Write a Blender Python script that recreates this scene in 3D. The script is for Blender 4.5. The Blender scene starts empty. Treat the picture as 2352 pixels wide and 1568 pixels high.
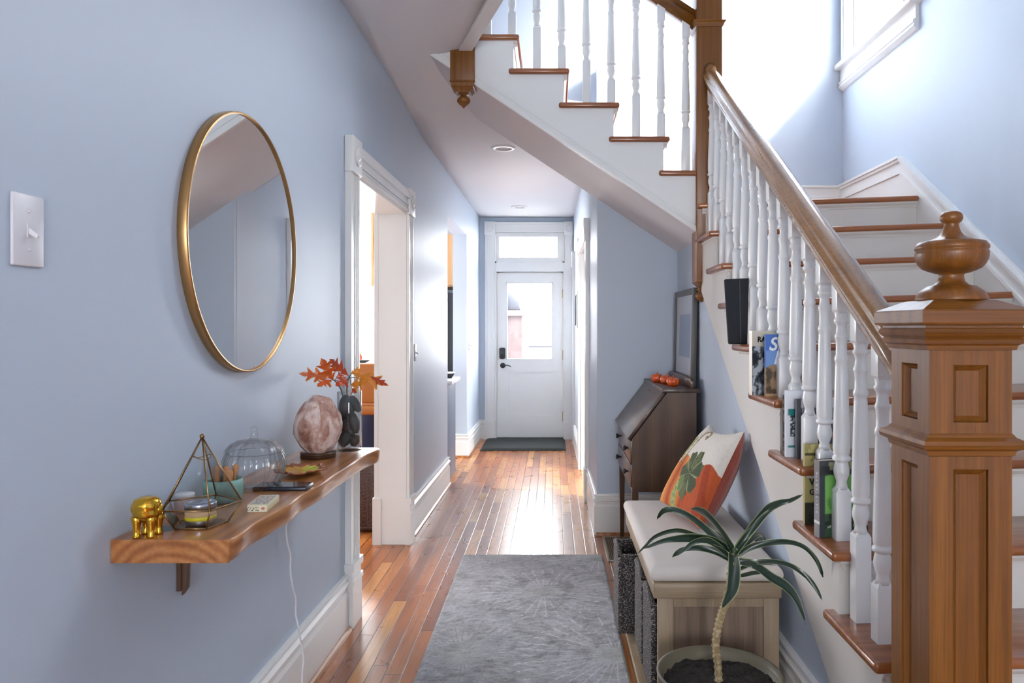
import bpy, bmesh, math, random
from mathutils import Vector, Matrix, noise
R = random.Random(7)
sc = bpy.context.scene
COL = sc.collection
PI = math.pi

# ------------------------------------------------------------------ camera
EYE = 1.406          # height of the lens
FPX = 1700.0         # focal length in pixels of a 2352 px wide frame
VX, VY = 1270.0, 750.0
cd = bpy.data.cameras.new('camera')
cam = bpy.data.objects.new('camera', cd); COL.objects.link(cam)
cam.location = (0, 0, EYE); cam.rotation_euler = (PI/2, 0, 0)
cd.sensor_width = 36; cd.lens = FPX/2352*36
cd.shift_x = -(VX-1176)/2352; cd.shift_y = (VY-784)/2352
cd.clip_start = 0.05; cd.clip_end = 200
cd.dof.use_dof = True; cd.dof.focus_distance = 5.0; cd.dof.aperture_fstop = 18.0
sc.camera = cam

# ------------------------------------------------------------------ daylight
w = bpy.data.worlds.new('world'); sc.world = w; w.use_nodes = True
bgn = w.node_tree.nodes['Background']
bgn.inputs['Color'].default_value = (0.965, 0.98, 1.0, 1)
bgn.inputs['Strength'].default_value = 22.0
sc.view_settings.view_transform = 'Standard'
sc.view_settings.look = 'None'
sc.view_settings.gamma = 1
sc.view_settings.use_curve_mapping = False
sc.view_settings.exposure = 0.40
def portal(loc, rot, sx, sy):
    ld = bpy.data.lights.new('window_portal', 'AREA'); ld.shape = 'RECTANGLE'
    ld.size = sx; ld.size_y = sy; ld.cycles.is_portal = True
    o = bpy.data.objects.new('window_portal', ld); COL.objects.link(o)
    o.location = loc; o.rotation_euler = rot
sd_ = bpy.data.lights.new('sun', 'SUN'); sd_.energy = 95.0; sd_.angle = math.radians(32); sd_.color = (1.0, 1.0, 1.0)
so_ = bpy.data.objects.new('sun', sd_); COL.objects.link(so_)
so_.rotation_euler = Vector((-.74, .50, -.46)).to_track_quat('-Z', 'Y').to_euler()
portal((2.125, 4.64, 4.1), (0, PI/2, 0), 1.7, 0.8)              # stair window
portal((-2.5, 9.50, 1.7), (-PI/2, 0, 0), 0.9, 1.5)             # kitchen window
portal((-0.30, 9.50, 1.4), (-PI/2, 0, 0), 0.62, 2.2)           # front door glass and transom
portal((0.2, -3.12, 1.65), (PI/2, 0, 0), .9, 1.3)               # added opening behind the camera, for fill light
portal((-4.7, 7.75, 1.75), (0, -PI/2, 0), 1.7, 2.5)              # unseen kitchen side opening, added to brighten the hall
portal((1.35, 9.45, 1.62), (-PI/2, 0, 0), .80, 1.65)           # unseen side room opening, added to brighten the back hall
portal((-4.7, 5.2, 1.55), (0, -PI/2, 0), 1.3, .6)              # unseen dining room opening, sized for its light on the jamb

# ------------------------------------------------------------------ helpers
OFF = {}
class MB:
    def __init__(s): s.bm = bmesh.new(); s.mi = 0; s.col = None
    def _f(s, vs, smooth=False):
        try: f = s.bm.faces.new(vs)
        except ValueError: return None
        f.material_index = s.mi; f.smooth = smooth; return f
    def hexa(s, p, bev=0, seg=2):
        """p: 8 points, bottom 4 ccw then top 4"""
        t = bmesh.new(); v = [t.verts.new(q) for q in p]
        for q in ((3,2,1,0),(4,5,6,7),(0,1,5,4),(1,2,6,5),(2,3,7,6),(3,0,4,7)):
            t.faces.new([v[i] for i in q])
        if bev > 0:
            bmesh.ops.bevel(t, geom=list(t.edges), offset=bev, segments=seg, affect='EDGES', profile=0.5)
        s.merge(t, smooth=bev > 0); return s
    def merge(s, t, smooth=False):
        mp = {}
        for v in t.verts: mp[v] = s.bm.verts.new(v.co)
        for f in t.faces:
            g = s._f([mp[v] for v in f.verts], smooth)
        t.free()
    def box(s, x0, x1, y0, y1, z0, z1, bev=0, seg=2):
        return s.hexa([(x0,y0,z0),(x1,y0,z0),(x1,y1,z0),(x0,y1,z0),(x0,y0,z1),(x1,y0,z1),(x1,y1,z1),(x0,y1,z1)], bev, seg)
    def rbox(s, c, dx, dy, z0, z1, rot, bev=0):
        cs, sn = math.cos(rot), math.sin(rot); p = []
        for z in (z0, z1):
            for a, b in ((-1,-1),(1,-1),(1,1),(-1,1)):
                x, y = a*dx/2, b*dy/2
                p.append((c[0]+x*cs-y*sn, c[1]+x*sn+y*cs, z))
        return s.hexa(p, bev)
    def prism(s, pts, axis, a0, a1, bev=0, seg=2):
        """pts: polygon in the plane across axis. x:(y,z)  y:(x,z)  z:(x,y)"""
        t = bmesh.new()
        def P(q, a):
            return {'x': (a, q[0], q[1]), 'y': (q[0], a, q[1]), 'z': (q[0], q[1], a)}[axis]
        A = [t.verts.new(P(q, a0)) for q in pts]; B = [t.verts.new(P(q, a1)) for q in pts]
        n = len(pts)
        t.faces.new(A); t.faces.new(B[::-1])
        for i in range(n): t.faces.new([A[i], B[i], B[(i+1) % n], A[(i+1) % n]])
        bmesh.ops.recalc_face_normals(t, faces=list(t.faces))
        if bev > 0:
            bmesh.ops.bevel(t, geom=list(t.edges), offset=bev, segments=seg, affect='EDGES', profile=0.5)
        s.merge(t, smooth=bev > 0); return s
    def lathe(s, prof, c, seg=24, M=None, sx=1, sy=1, closed=True):
        """prof: list of (r, z) bottom to top"""
        rings = []
        for r, z in prof:
            if r < 1e-5:
                p = Vector((0, 0, z)); p = (M @ p) if M else p
                rings.append([s.bm.verts.new(p+Vector(c))])
            else:
                rg = []
                for i in range(seg):
                    a = 2*PI*i/seg
                    p = Vector((r*sx*math.cos(a), r*sy*math.sin(a), z)); p = (M @ p) if M else p
                    rg.append(s.bm.verts.new(p+Vector(c)))
                rings.append(rg)
        for A, B in zip(rings, rings[1:]):
            if len(A) == 1 and len(B) == 1: continue
            for i in range(seg):
                j = (i+1) % seg
                if len(A) == 1: s._f([A[0], B[j], B[i]], True)
                elif len(B) == 1: s._f([A[i], A[j], B[0]], True)
                else: s._f([A[i], A[j], B[j], B[i]], True)
        if closed:
            if len(rings[0]) > 1: s._f(rings[0][::-1])
            if len(rings[-1]) > 1: s._f(rings[-1])
        return s
    def tube(s, pts, rad, seg=8):
        pts = [Vector(p) for p in pts]; n = len(pts)
        rs = rad if isinstance(rad, (list, tuple)) else [rad]*n
        rings = []; up = None
        for i, p in enumerate(pts):
            d = (pts[min(i+1, n-1)]-pts[max(i-1, 0)])
            if d.length < 1e-9: d = Vector((0, 0, 1))
            d.normalize()
            if up is None:
                up = Vector((0, 0, 1)) if abs(d.z) < .9 else Vector((1, 0, 0))
            u = d.cross(up)
            if u.length < 1e-6: u = d.cross(Vector((0, 1, 0)))
            u.normalize(); v = u.cross(d).normalized(); up = v
            rings.append([s.bm.verts.new(p+u*rs[i]*math.cos(2*PI*k/seg)+v*rs[i]*math.sin(2*PI*k/seg)) for k in range(seg)])
        for A, B in zip(rings, rings[1:]):
            for i in range(seg): s._f([A[i], A[(i+1) % seg], B[(i+1) % seg], B[i]], True)
        s._f(rings[0][::-1]); s._f(rings[-1]); return s
    def ell(s, c, r, seg=20, rings=12, M=None, fn=None):
        pr = []
        for i in range(rings+1):
            a = -PI/2+PI*i/rings; pr.append((math.cos(a), math.sin(a)))
        base = len(s.bm.verts); st = list(s.bm.verts)
        k = set(st)
        s.lathe([(max(p[0], 0), p[1]) for p in pr], (0, 0, 0), seg)
        for v in s.bm.verts:
            if v in k: continue
            q = v.co.copy()
            if fn: q = fn(q)
            q = Vector((q.x*r[0], q.y*r[1], q.z*r[2]))
            if M: q = M @ q
            v.co = q+Vector(c)
        return s
    def grid(s, nu, nv, fn, smooth=True, colfn=None):
        """fn(u,v)->point; colours per vertex"""
        lay = None
        if colfn:
            lay = s.bm.verts.layers.float_color.get('Col') or s.bm.verts.layers.float_color.new('Col')
        V = [[s.bm.verts.new(fn(i/nu, j/nv)) for i in range(nu+1)] for j in range(nv+1)]
        if lay:
            for j in range(nv+1):
                for i in range(nu+1):
                    c = colfn(i/nu, j/nv); V[j][i][lay] = (c[0], c[1], c[2], 1)
        for j in range(nv):
            for i in range(nu): s._f([V[j][i], V[j][i+1], V[j+1][i+1], V[j+1][i]], smooth)
        return V

def obj(name, mb, mat, parent=None, origin=None, recalc=True):
    bm = mb.bm
    if recalc: bmesh.ops.recalc_face_normals(bm, faces=list(bm.faces))
    me = bpy.data.meshes.new(name)
    if parent is not None: off = OFF[parent.name]
    elif origin is not None: off = Vector(origin)
    else:
        xs = [v.co.x for v in bm.verts]; ys = [v.co.y for v in bm.verts]; zs = [v.co.z for v in bm.verts]
        off = Vector(((min(xs)+max(xs))/2, (min(ys)+max(ys))/2, min(zs)))
    for v in bm.verts: v.co -= off
    bm.to_mesh(me); bm.free()
    for m in (mat if isinstance(mat, (list, tuple)) else [mat]): me.materials.append(m)
    o = bpy.data.objects.new(name, me); COL.objects.link(o)
    if parent is not None: o.parent = parent
    else: o.location = off
    OFF[o.name] = off.copy()
    return o
def thing(name, label, cat, loc, group=None):
    o = bpy.data.objects.new(name, None); COL.objects.link(o); o.empty_display_size = .05
    o.location = loc; OFF[o.name] = Vector(loc); return tag(o, label, cat, group)
def tag(o, label, cat, group=None, kind=None):
    o['label'] = label; o['category'] = cat
    if group: o['group'] = group
    if kind: o['kind'] = kind
    return o
def struct(o, label=None, cat=None):
    o['kind'] = 'structure'
    if label: o['label'] = label
    if cat: o['category'] = cat
    return o
def copy_tree(o, loc, label=None):
    c = o.copy(); COL.objects.link(c); c.location = loc; OFF[c.name] = Vector(loc)
    if label: c['label'] = label
    for ch in o.children:
        d = ch.copy(); COL.objects.link(d); d.parent = c; OFF[d.name] = Vector(loc)
        for g in ch.children:
            e = g.copy(); COL.objects.link(e); e.parent = d; OFF[e.name] = Vector(loc)
    return c
def at(px, py, D):
    """a point of the place seen at that spot of the photograph, D metres away"""
    return Vector(((px-VX)*D/FPX, D, EYE-(py-VY)*D/FPX))
def smooth_path(pts, n=4):
    pts = [Vector(p) for p in pts]; out = []
    for i in range(len(pts)-1):
        p0 = pts[max(i-1, 0)]; p1 = pts[i]; p2 = pts[i+1]; p3 = pts[min(i+2, len(pts)-1)]
        for k in range(n):
            t = k/n
            out.append(0.5*((2*p1)+(p2-p0)*t+(2*p0-5*p1+4*p2-p3)*t*t+(-p0+3*p1-3*p2+p3)*t**3))
    out.append(pts[-1]); return out

# ------------------------------------------------------------------ materials
def srgb(r, g, b):
    f = lambda c: ((c/255+0.055)/1.055)**2.4 if c/255 > 0.04045 else c/255/12.92
    return (f(r), f(g), f(b), 1)
class NT:
    def __init__(s, name):
        s.m = bpy.data.materials.new(name); s.m.use_nodes = True; s.t = s.m.node_tree
        s.b = s.t.nodes['Principled BSDF']; s.out = s.t.nodes['Material Output']
    def n(s, typ, **kw):
        nd = s.t.nodes.new(typ)
        for k, v in kw.items():
            if k.startswith('i_'):
                k = k[2:].replace('_', ' ')
                nd.inputs[int(k) if k.isdigit() else k].default_value = v
            else: setattr(nd, k, v)
        return nd
    def l(s, a, b): s.t.links.new(a, b)
    def math(s, op, a, b=None, c=None):
        nd = s.n('ShaderNodeMath', operation=op)
        for i, x in enumerate((a, b, c)):
            if x is None: continue
            if isinstance(x, (int, float)): nd.inputs[i].default_value = x
            else: s.l(x, nd.inputs[i])
        return nd.outputs[0]
    def mix(s, f, a, b, mode='MIX'):
        nd = s.n('ShaderNodeMix', data_type='RGBA', blend_type=mode)
        for i, x in ((0, f), (6, a), (7, b)):
            if isinstance(x, (int, float)): nd.inputs[i].default_value = x
            elif isinstance(x, tuple): nd.inputs[i].default_value = x
            else: s.l(x, nd.inputs[i])
        return nd.outputs[2]
    def ramp(s, f, stops):
        nd = s.n('ShaderNodeValToRGB'); e = nd.color_ramp.elements
        while len(e) < len(stops): e.new(.5)
        for x, (p, c) in zip(e, stops): x.position = p; x.color = c
        s.l(f, nd.inputs[0]); return nd.outputs[0]
    def coord(s, scale=(1, 1, 1), rot=(0, 0, 0), loc=(0, 0, 0)):
        tc = s.n('ShaderNodeTexCoord'); mp = s.n('ShaderNodeMapping')
        mp.inputs['Scale'].default_value = scale; mp.inputs['Rotation'].default_value = rot; mp.inputs['Location'].default_value = loc
        s.l(tc.outputs['Object'], mp.inputs[0]); return mp.outputs[0]
    def noise(s, co, scale=5, detail=4, rough=.5, dist=0):
        nd = s.n('ShaderNodeTexNoise'); nd.inputs['Scale'].default_value = scale; nd.inputs['Detail'].default_value = detail
        nd.inputs['Roughness'].default_value = rough; nd.inputs['Distortion'].default_value = dist
        s.l(co, nd.inputs['Vector']); return nd.outputs[0]
    def bump(s, h, st=.2, d=.01):
        nd = s.n('ShaderNodeBump'); nd.inputs['Strength'].default_value = st; nd.inputs['Distance'].default_value = d
        s.l(h, nd.inputs['Height']); s.l(nd.outputs[0], s.b.inputs['Normal'])
def plain(name, c, rough=.5, metal=0, spec=.5, coat=0, bump=0, bscale=60, var=0):
    m = NT(name); b = m.b
    b.inputs['Base Color'].default_value = c; b.inputs['Roughness'].default_value = rough; b.inputs['Metallic'].default_value = metal
    b.inputs['Specular IOR Level'].default_value = spec; b.inputs['Coat Weight'].default_value = coat; b.inputs['Coat Roughness'].default_value = .1
    co = m.coord()
    if bump or var:
        nz = m.noise(co, bscale, 4)
        if bump: m.bump(nz, bump, .004)
        if var:
            m.l(m.mix(nz, tuple(x*(1-var) for x in c[:3])+(1,), tuple(min(1, x*(1+var)) for x in c[:3])+(1,)), b.inputs['Base Color'])
    return m.m
def wood(name, dark, mid, light, axis='y', scale=1.0, rough=.35, coat=.2, ring=9, stretch=.06, streak=.5, bump=.12, wv_=.3):
    m = NT(name)
    st = {'x': (stretch, 1, 1), 'y': (1, stretch, 1), 'z': (1, 1, stretch)}[axis]
    co = m.coord(tuple(x*scale for x in st))
    big = m.noise(co, 7, 3, .5, .6)
    wv = m.n('ShaderNodeTexWave', wave_type='BANDS', bands_direction={'x': 'Y', 'y': 'X', 'z': 'X'}[axis])
    wv.inputs['Scale'].default_value = ring; wv.inputs['Distortion'].default_value = 7; wv.inputs['Detail'].default_value = 3; wv.inputs['Detail Scale'].default_value = 1.2
    m.l(co, wv.inputs['Vector'])
    st2 = {'x': (.02, 1, 1), 'y': (1, .02, 1), 'z': (1, 1, .02)}[axis]
    fine = m.noise(m.coord(tuple(x*scale for x in st2)), 160, 3, .7)
    a = m.ramp(m.math('ADD', m.math('MULTIPLY', wv.outputs[0], wv_), m.math('MULTIPLY', big, 1-wv_)), [(.2, dark), (.5, mid), (.8, light)])
    f = m.ramp(fine, [(.35, (.45, .45, .45, 1)), (.6, (1, 1, 1, 1))])
    m.l(m.mix(streak, a, f, 'MULTIPLY'), m.b.inputs['Base Color'])
    m.b.inputs['Roughness'].default_value = rough; m.b.inputs['Coat Weight'].default_value = coat; m.b.inputs['Coat Roughness'].default_value = .15
    if bump: m.bump(fine, bump, .002)
    return m.m
def attr_mat(name, rough=.6, coat=0, bump=0, bscale=300, sheen=0):
    m = NT(name); a = m.n('ShaderNodeAttribute', attribute_name='Col')
    m.l(a.outputs['Color'], m.b.inputs['Base Color']); m.b.inputs['Roughness'].default_value = rough
    m.b.inputs['Coat Weight'].default_value = coat
    if bump: m.bump(m.noise(m.coord(), bscale, 2), bump, .002)
    return m.m
def glass(name, tint=(1, 1, 1, 1), refl=1.0, edge=0.0):
    m = NT(name); t = m.t; t.nodes.remove(m.b)
    tr = m.n('ShaderNodeBsdfTransparent'); tr.inputs[0].default_value = tint
    gl = m.n('ShaderNodeBsdfGlossy'); gl.inputs['Roughness'].default_value = .02
    lf_ = m.n('ShaderNodeLayerWeight'); lf_.inputs[0].default_value = .5
    f = m.math('MULTIPLY', m.math('ADD', m.math('MULTIPLY', m.math('POWER', lf_.outputs['Facing'], 4.5), .9), .035), refl)
    if edge:
        lw = m.n('ShaderNodeLayerWeight'); lw.inputs[0].default_value = .35
        cr = m.ramp(lw.outputs['Facing'], [(0.35, (1, 1, 1, 1)), (1, (1-edge, 1-edge, 1-edge, 1))])
        m.l(m.mix(1.0, cr, tint, 'MULTIPLY'), tr.inputs[0])
    mx = m.n('ShaderNodeMixShader'); m.l(f, mx.inputs[0]); m.l(tr.outputs[0], mx.inputs[1]); m.l(gl.outputs[0], mx.inputs[2])
    m.l(mx.outputs[0], m.out.inputs[0]); return m.m

M = {}
M['wall'] = plain('blue_grey_wall_paint', srgb(190, 202, 217), .46, spec=.42, bump=.05, bscale=45)
M['hallwall'] = M['wall']
M['white'] = plain('white_trim_paint', srgb(238, 238, 236), .28, bump=.04, bscale=30)
M['ceil'] = plain('ceiling_paint', srgb(226, 224, 226), .6, bump=.05, bscale=20)
M['riser'] = plain('warm_white_stair_paint', srgb(218, 214, 208), .4, bump=.06, bscale=25)
M['switch'] = plain('switch_plastic', srgb(225, 225, 230), .3)
M['newel'] = wood('golden_oak', srgb(108, 62, 16), srgb(132, 80, 24), srgb(150, 96, 34), 'z', 1, .40, .08, 8, .07, .55, .12, .16)
M['oakx'] = wood('golden_oak_across', srgb(98, 54, 12), srgb(132, 80, 24), srgb(156, 102, 38), 'x', 1, .36, .12, 5, .07, .5, .12, .16)
M['rail'] = wood('handrail_oak', srgb(124, 86, 48), srgb(146, 104, 62), srgb(162, 120, 76), 'y', 1, .24, .6, 4, .05, .4)
M['tread'] = wood('stair_tread_oak', srgb(126, 68, 32), srgb(150, 86, 44), srgb(168, 104, 58), 'x', 1, .28, .5, 7, .05, .45)
M['desk'] = wood('walnut_stain', srgb(72, 50, 36), srgb(90, 64, 46), srgb(106, 78, 58), 'z', 1, .33, .35, 2, .08, .5)
M['desky'] = wood('walnut_stain_top', srgb(62, 44, 34), srgb(78, 58, 46), srgb(98, 74, 58), 'y', 1, .34, .15, 5, .08, .4)
M['bench'] = wood('greige_bench_wood', srgb(142, 122, 98), srgb(156, 136, 110), srgb(168, 148, 122), 'z', 1.3, .5, .05, 3, .07, .4)
M['benchp'] = wood('greige_panel_wood', srgb(112, 94, 78), srgb(130, 110, 92), srgb(144, 124, 106), 'z', 1.3, .55, 0, 4, .06, .5)
M['benchx'] = wood('greige_rail_wood', srgb(140, 120, 96), srgb(154, 134, 108), srgb(166, 146, 120), 'x', 1.3, .5, .05, 3, .07, .4)
M['cab'] = wood('maple_cabinet', srgb(176, 132, 88), srgb(192, 148, 102), srgb(206, 164, 120), 'z', 1, .4, .1, 4, .1, .25)
M['shoe'] = wood('oak_shoe_moulding', srgb(130, 76, 36), srgb(168, 108, 58), srgb(190, 130, 76), 'y', 1, .3, .3, 6, .05, .4)
M['black'] = plain('black_metal', srgb(38, 40, 44), .35, spec=.5)
M['brass'] = plain('brass', srgb(190, 150, 84), .3, 1)
M['gold'] = plain('polished_gold', srgb(226, 176, 60), .12, 1, bump=.25, bscale=55)
M['goldframe'] = plain('brushed_gold', srgb(178, 140, 92), .32, .85)
M['bronze'] = plain('antique_brass_wire', srgb(150, 122, 84), .3, .9)
M['mirror'] = plain('mirror_glass', (.93, .95, .96, 1), .005, 1)
M['glass'] = glass('window_glass')
M['jar'] = glass('clear_jar_glass', (.97, .98, .98, 1), 1.2, .6)
M['vase'] = glass('clear_vase_glass', (.98, .99, .99, 1), 1.4, .5)
M['mat'] = plain('charcoal_doormat', srgb(52, 55, 55), .95, bump=.6, bscale=90, var=.25)
M['steel'] = plain('stainless', srgb(205, 208, 212), .35, .5)
M['navy'] = plain('navy_paint', srgb(18, 32, 66), .6, var=.2, bscale=4)
M['slate'] = plain('slate_panel_paint', srgb(92, 100, 116), .4)
M['tan'] = plain('tan_leather', srgb(150, 86, 28), .5, bump=.2, bscale=70, var=.12)
M['stone'] = plain('dark_pebble', srgb(62, 66, 70), .55, bump=.1, bscale=40, var=.25)
M['soil'] = plain('potting_soil', srgb(40, 36, 34), .95, bump=1, bscale=160, var=.6)
M['pot'] = plain('olive_grey_pot', srgb(106, 100, 82), .5, var=.12, bscale=9)
M['orange'] = plain('glazed_orange', srgb(222, 88, 28), .15, coat=.6)
M['linen'] = plain('cream_linen', srgb(214, 207, 200), .9, bump=.35, bscale=420, var=.05)
M['corduroy'] = None
M['teal'] = plain('teal_ceramic', srgb(126, 168, 160), .45, var=.12, bscale=60)
M['stick'] = plain('palo_santo_wood', srgb(190, 134, 88), .7, var=.15)
M['paper'] = plain('book_paper', srgb(226, 218, 200), .8)
M['cover'] = attr_mat('printed_cover', .35, .1)
M['print'] = attr_mat('printed_fabric', .9, 0, .35, 420)
M['leaf'] = attr_mat('leaf_surface', .35, .15)
M['dish'] = attr_mat('glazed_leaf_dish', .25, .3)
M['dark'] = plain('black_fabric', srgb(34, 38, 44), .85, bump=.3, bscale=500)
M['tin'] = plain('tin_metal', srgb(170, 176, 186), .25, .9)
M['kraft'] = plain('kraft_label', srgb(196, 164, 124), .7)
M['yellow'] = plain('yellow_label', srgb(226, 214, 40), .6)
M['cord'] = plain('white_cord', srgb(232, 232, 236), .4)
M['printblue'] = plain('blue_art_print', srgb(112, 138, 180), .35, var=.08, bscale=12)
M['matboard'] = plain('mat_board', srgb(222, 222, 232), .4)
M['greyframe'] = plain('grey_brown_frame', srgb(88, 84, 80), .4, bump=.1, bscale=80)
M['grille'] = plain('bronze_vent', srgb(124, 108, 88), .35, .6)
M['cordwhite'] = M['cord']
M['pink'] = plain('pink_jar', srgb(190, 168, 168), .4)
M['whitelid'] = plain('white_lid', srgb(228, 228, 232), .4)
M['ironwood'] = plain('brown_bracket', srgb(86, 62, 46), .45, var=.15)
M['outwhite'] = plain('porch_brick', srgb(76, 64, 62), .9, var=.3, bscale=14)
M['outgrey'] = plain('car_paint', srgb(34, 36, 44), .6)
M['lampface'] = plain('recessed_lamp_lens', srgb(190, 190, 195), .4)

def floor_mat():
    m = NT('narrow_oak_floorboards')
    tc = m.n('ShaderNodeTexCoord'); sp = m.n('ShaderNodeSeparateXYZ'); m.l(tc.outputs['Object'], sp.inputs[0])
    W, L = .068, .95
    xs = m.math('DIVIDE', sp.outputs[0], W); xi = m.math('FLOOR', xs); xf = m.math('FRACT', xs)
    wn = m.n('ShaderNodeTexWhiteNoise', noise_dimensions='1D'); m.l(xi, wn.inputs['W'])
    ys = m.math('ADD', m.math('DIVIDE', sp.outputs[1], L), m.math('MULTIPLY', wn.outputs[0], 7.3))
    yi = m.math('FLOOR', ys); yf = m.math('FRACT', ys)
    cb = m.n('ShaderNodeCombineXYZ'); m.l(xi, cb.inputs[0]); m.l(yi, cb.inputs[1])
    w2 = m.n('ShaderNodeTexWhiteNoise', noise_dimensions='3D'); m.l(cb.outputs[0], w2.inputs['Vector'])
    base = m.ramp(w2.outputs[0], [(0, srgb(134, 72, 32)), (.25, srgb(164, 94, 44)), (.6, srgb(176, 106, 52)), (.85, srgb(188, 122, 62)), (1, srgb(200, 144, 76))])
    # grain
    cb2 = m.n('ShaderNodeCombineXYZ')
    m.l(m.math('ADD', m.math('MULTIPLY', sp.outputs[0], 1), m.math('MULTIPLY', w2.outputs[0], 13)), cb2.inputs[0])
    m.l(m.math('MULTIPLY', sp.outputs[1], .045), cb2.inputs[1])
    g1 = m.noise(cb2.outputs[0], 90, 4, .6, .1); g2 = m.noise(cb2.outputs[0], 22, 3, .5, .15)
    gr = m.ramp(m.math('ADD', m.math('MULTIPLY', g1, .5), m.math('MULTIPLY', g2, .5)), [(.36, (.55, .48, .42, 1)), (.55, (1, 1, 1, 1)), (.7, (1.0, 1.0, 1.0, 1))])
    c = m.mix(.8, base, gr, 'MULTIPLY')
    ex = m.math('MINIMUM', xf, m.math('SUBTRACT', 1, xf)); ey = m.math('MULTIPLY', m.math('MINIMUM', yf, m.math('SUBTRACT', 1, yf)), L/W)
    e = m.math('MINIMUM', ex, ey)
    # gaps vary in depth
    gv = m.noise(m.coord((1, .6, 1)), 5, 2)
    gap = m.n('ShaderNodeMapRange'); m.l(e, gap.inputs[0]); gap.inputs[1].default_value = .012; gap.inputs[2].default_value = .05
    gapv = gap.outputs[0]
    c2 = m.mix(gapv, srgb(48, 26, 16), c)
    m.l(c2, m.b.inputs['Base Color'])
    rn = m.noise(m.coord((1, 1, 1)), 6, 3)
    rr = m.n('ShaderNodeMapRange'); m.l(rn, rr.inputs[0]); rr.inputs[3].default_value = .22; rr.inputs[4].default_value = .36
    m.b.inputs['Specular IOR Level'].default_value = .38; m.l(rr.outputs[0], m.b.inputs['Roughness']); m.b.inputs['Coat Weight'].default_value = .2; m.b.inputs['Coat Roughness'].default_value = .15
    h = m.math('ADD', m.math('MULTIPLY', gapv, 1.0), m.math('ADD', m.math('MULTIPLY', g1, .12), m.math('MULTIPLY', w2.outputs[0], .25)))
    m.bump(h, .35, .002)
    return m.m
M['floor'] = floor_mat()

def rug_mat():
    m = NT('mottled_grey_wool_rug'); OX = RUG_C
    tc = m.n('ShaderNodeTexCoord'); sp = m.n('ShaderNodeSeparateXYZ'); m.l(tc.outputs['Object'], sp.inputs[0])
    n1 = m.noise(m.coord((1, 1, 1)), 9, 6, .62, .4); n2 = m.noise(m.coord(), 120, 3, .7); n3 = m.noise(m.coord(), 3.2, 3)
    n4 = m.noise(m.coord((.6, 1.6, 1)), 34, 4, .7)
    f = m.math('ADD', m.math('MULTIPLY', n1, .45), m.math('ADD', m.math('MULTIPLY', n2, .15), m.math('MULTIPLY', n4, .4)))
    c = m.ramp(f, [(.40, srgb(104, 105, 108)), (.47, srgb(140, 140, 146)), (.54, srgb(160, 160, 168)), (.64, srgb(182, 182, 190))])
    c = m.mix(m.math('MULTIPLY', n3, .25), c, srgb(170, 168, 158))
    for (cx, cy, r, n, kind) in RUG_STARS:
        dx = m.math('SUBTRACT', sp.outputs[0], cx-OX[0]); dy = m.math('SUBTRACT', sp.outputs[1], cy-OX[1])
        d = m.math('SQRT', m.math('ADD', m.math('MULTIPLY', dx, dx), m.math('MULTIPLY', dy, dy)))
        a = m.math('ARCTAN2', dy, dx)
        wob = m.math('MULTIPLY', m.math('SUBTRACT', n4, .5), .5)
        s = m.math('SINE', m.math('MULTIPLY', m.math('ADD', a, m.math('MULTIPLY', wob, .35)), n))
        thr = m.math('SUBTRACT', 1, m.math('DIVIDE', .02, m.math('ADD', d, .03)))      # thin lines at any radius
        on = m.math('GREATER_THAN', s, m.math('MINIMUM', thr, .93))
        on = m.math('MULTIPLY', on, m.math('MULTIPLY', m.math('LESS_THAN', d, r), m.math('GREATER_THAN', d, .06)))
        on = m.math('MULTIPLY', on, m.math('GREATER_THAN', m.math('ADD', n1, m.math('MULTIPLY', n4, .6)), .74 if kind else .80))
        col = srgb(200, 202, 208) if kind else srgb(112, 114, 112)
        c = m.mix(m.math('MULTIPLY', on, .75), c, col)
        core = m.n('ShaderNodeMapRange'); m.l(d, core.inputs[0]); core.inputs[1].default_value = .12; core.inputs[2].default_value = .02
        c = m.mix(m.math('MULTIPLY', core.outputs[0], .35), c, srgb(150, 156, 142))
    m.l(c, m.b.inputs['Base Color']); m.b.inputs['Roughness'].default_value = 1; m.b.inputs['Specular IOR Level'].default_value = .1
    m.b.inputs['Sheen Weight'].default_value = .3
    m.bump(f, .9, .012)
    return m.m
RUG_C = (-.12, 3.1)
RUG_STARS = [(-.387, 3.13, .36, 46, 0), (.268, 3.13, .44, 38, 1), (-.046, 3.87, .34, 36, 1), (.272, 4.45, .30, 34, 1), (-.35, 4.5, .25, 34, 0)]
M['rug'] = rug_mat()

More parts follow.
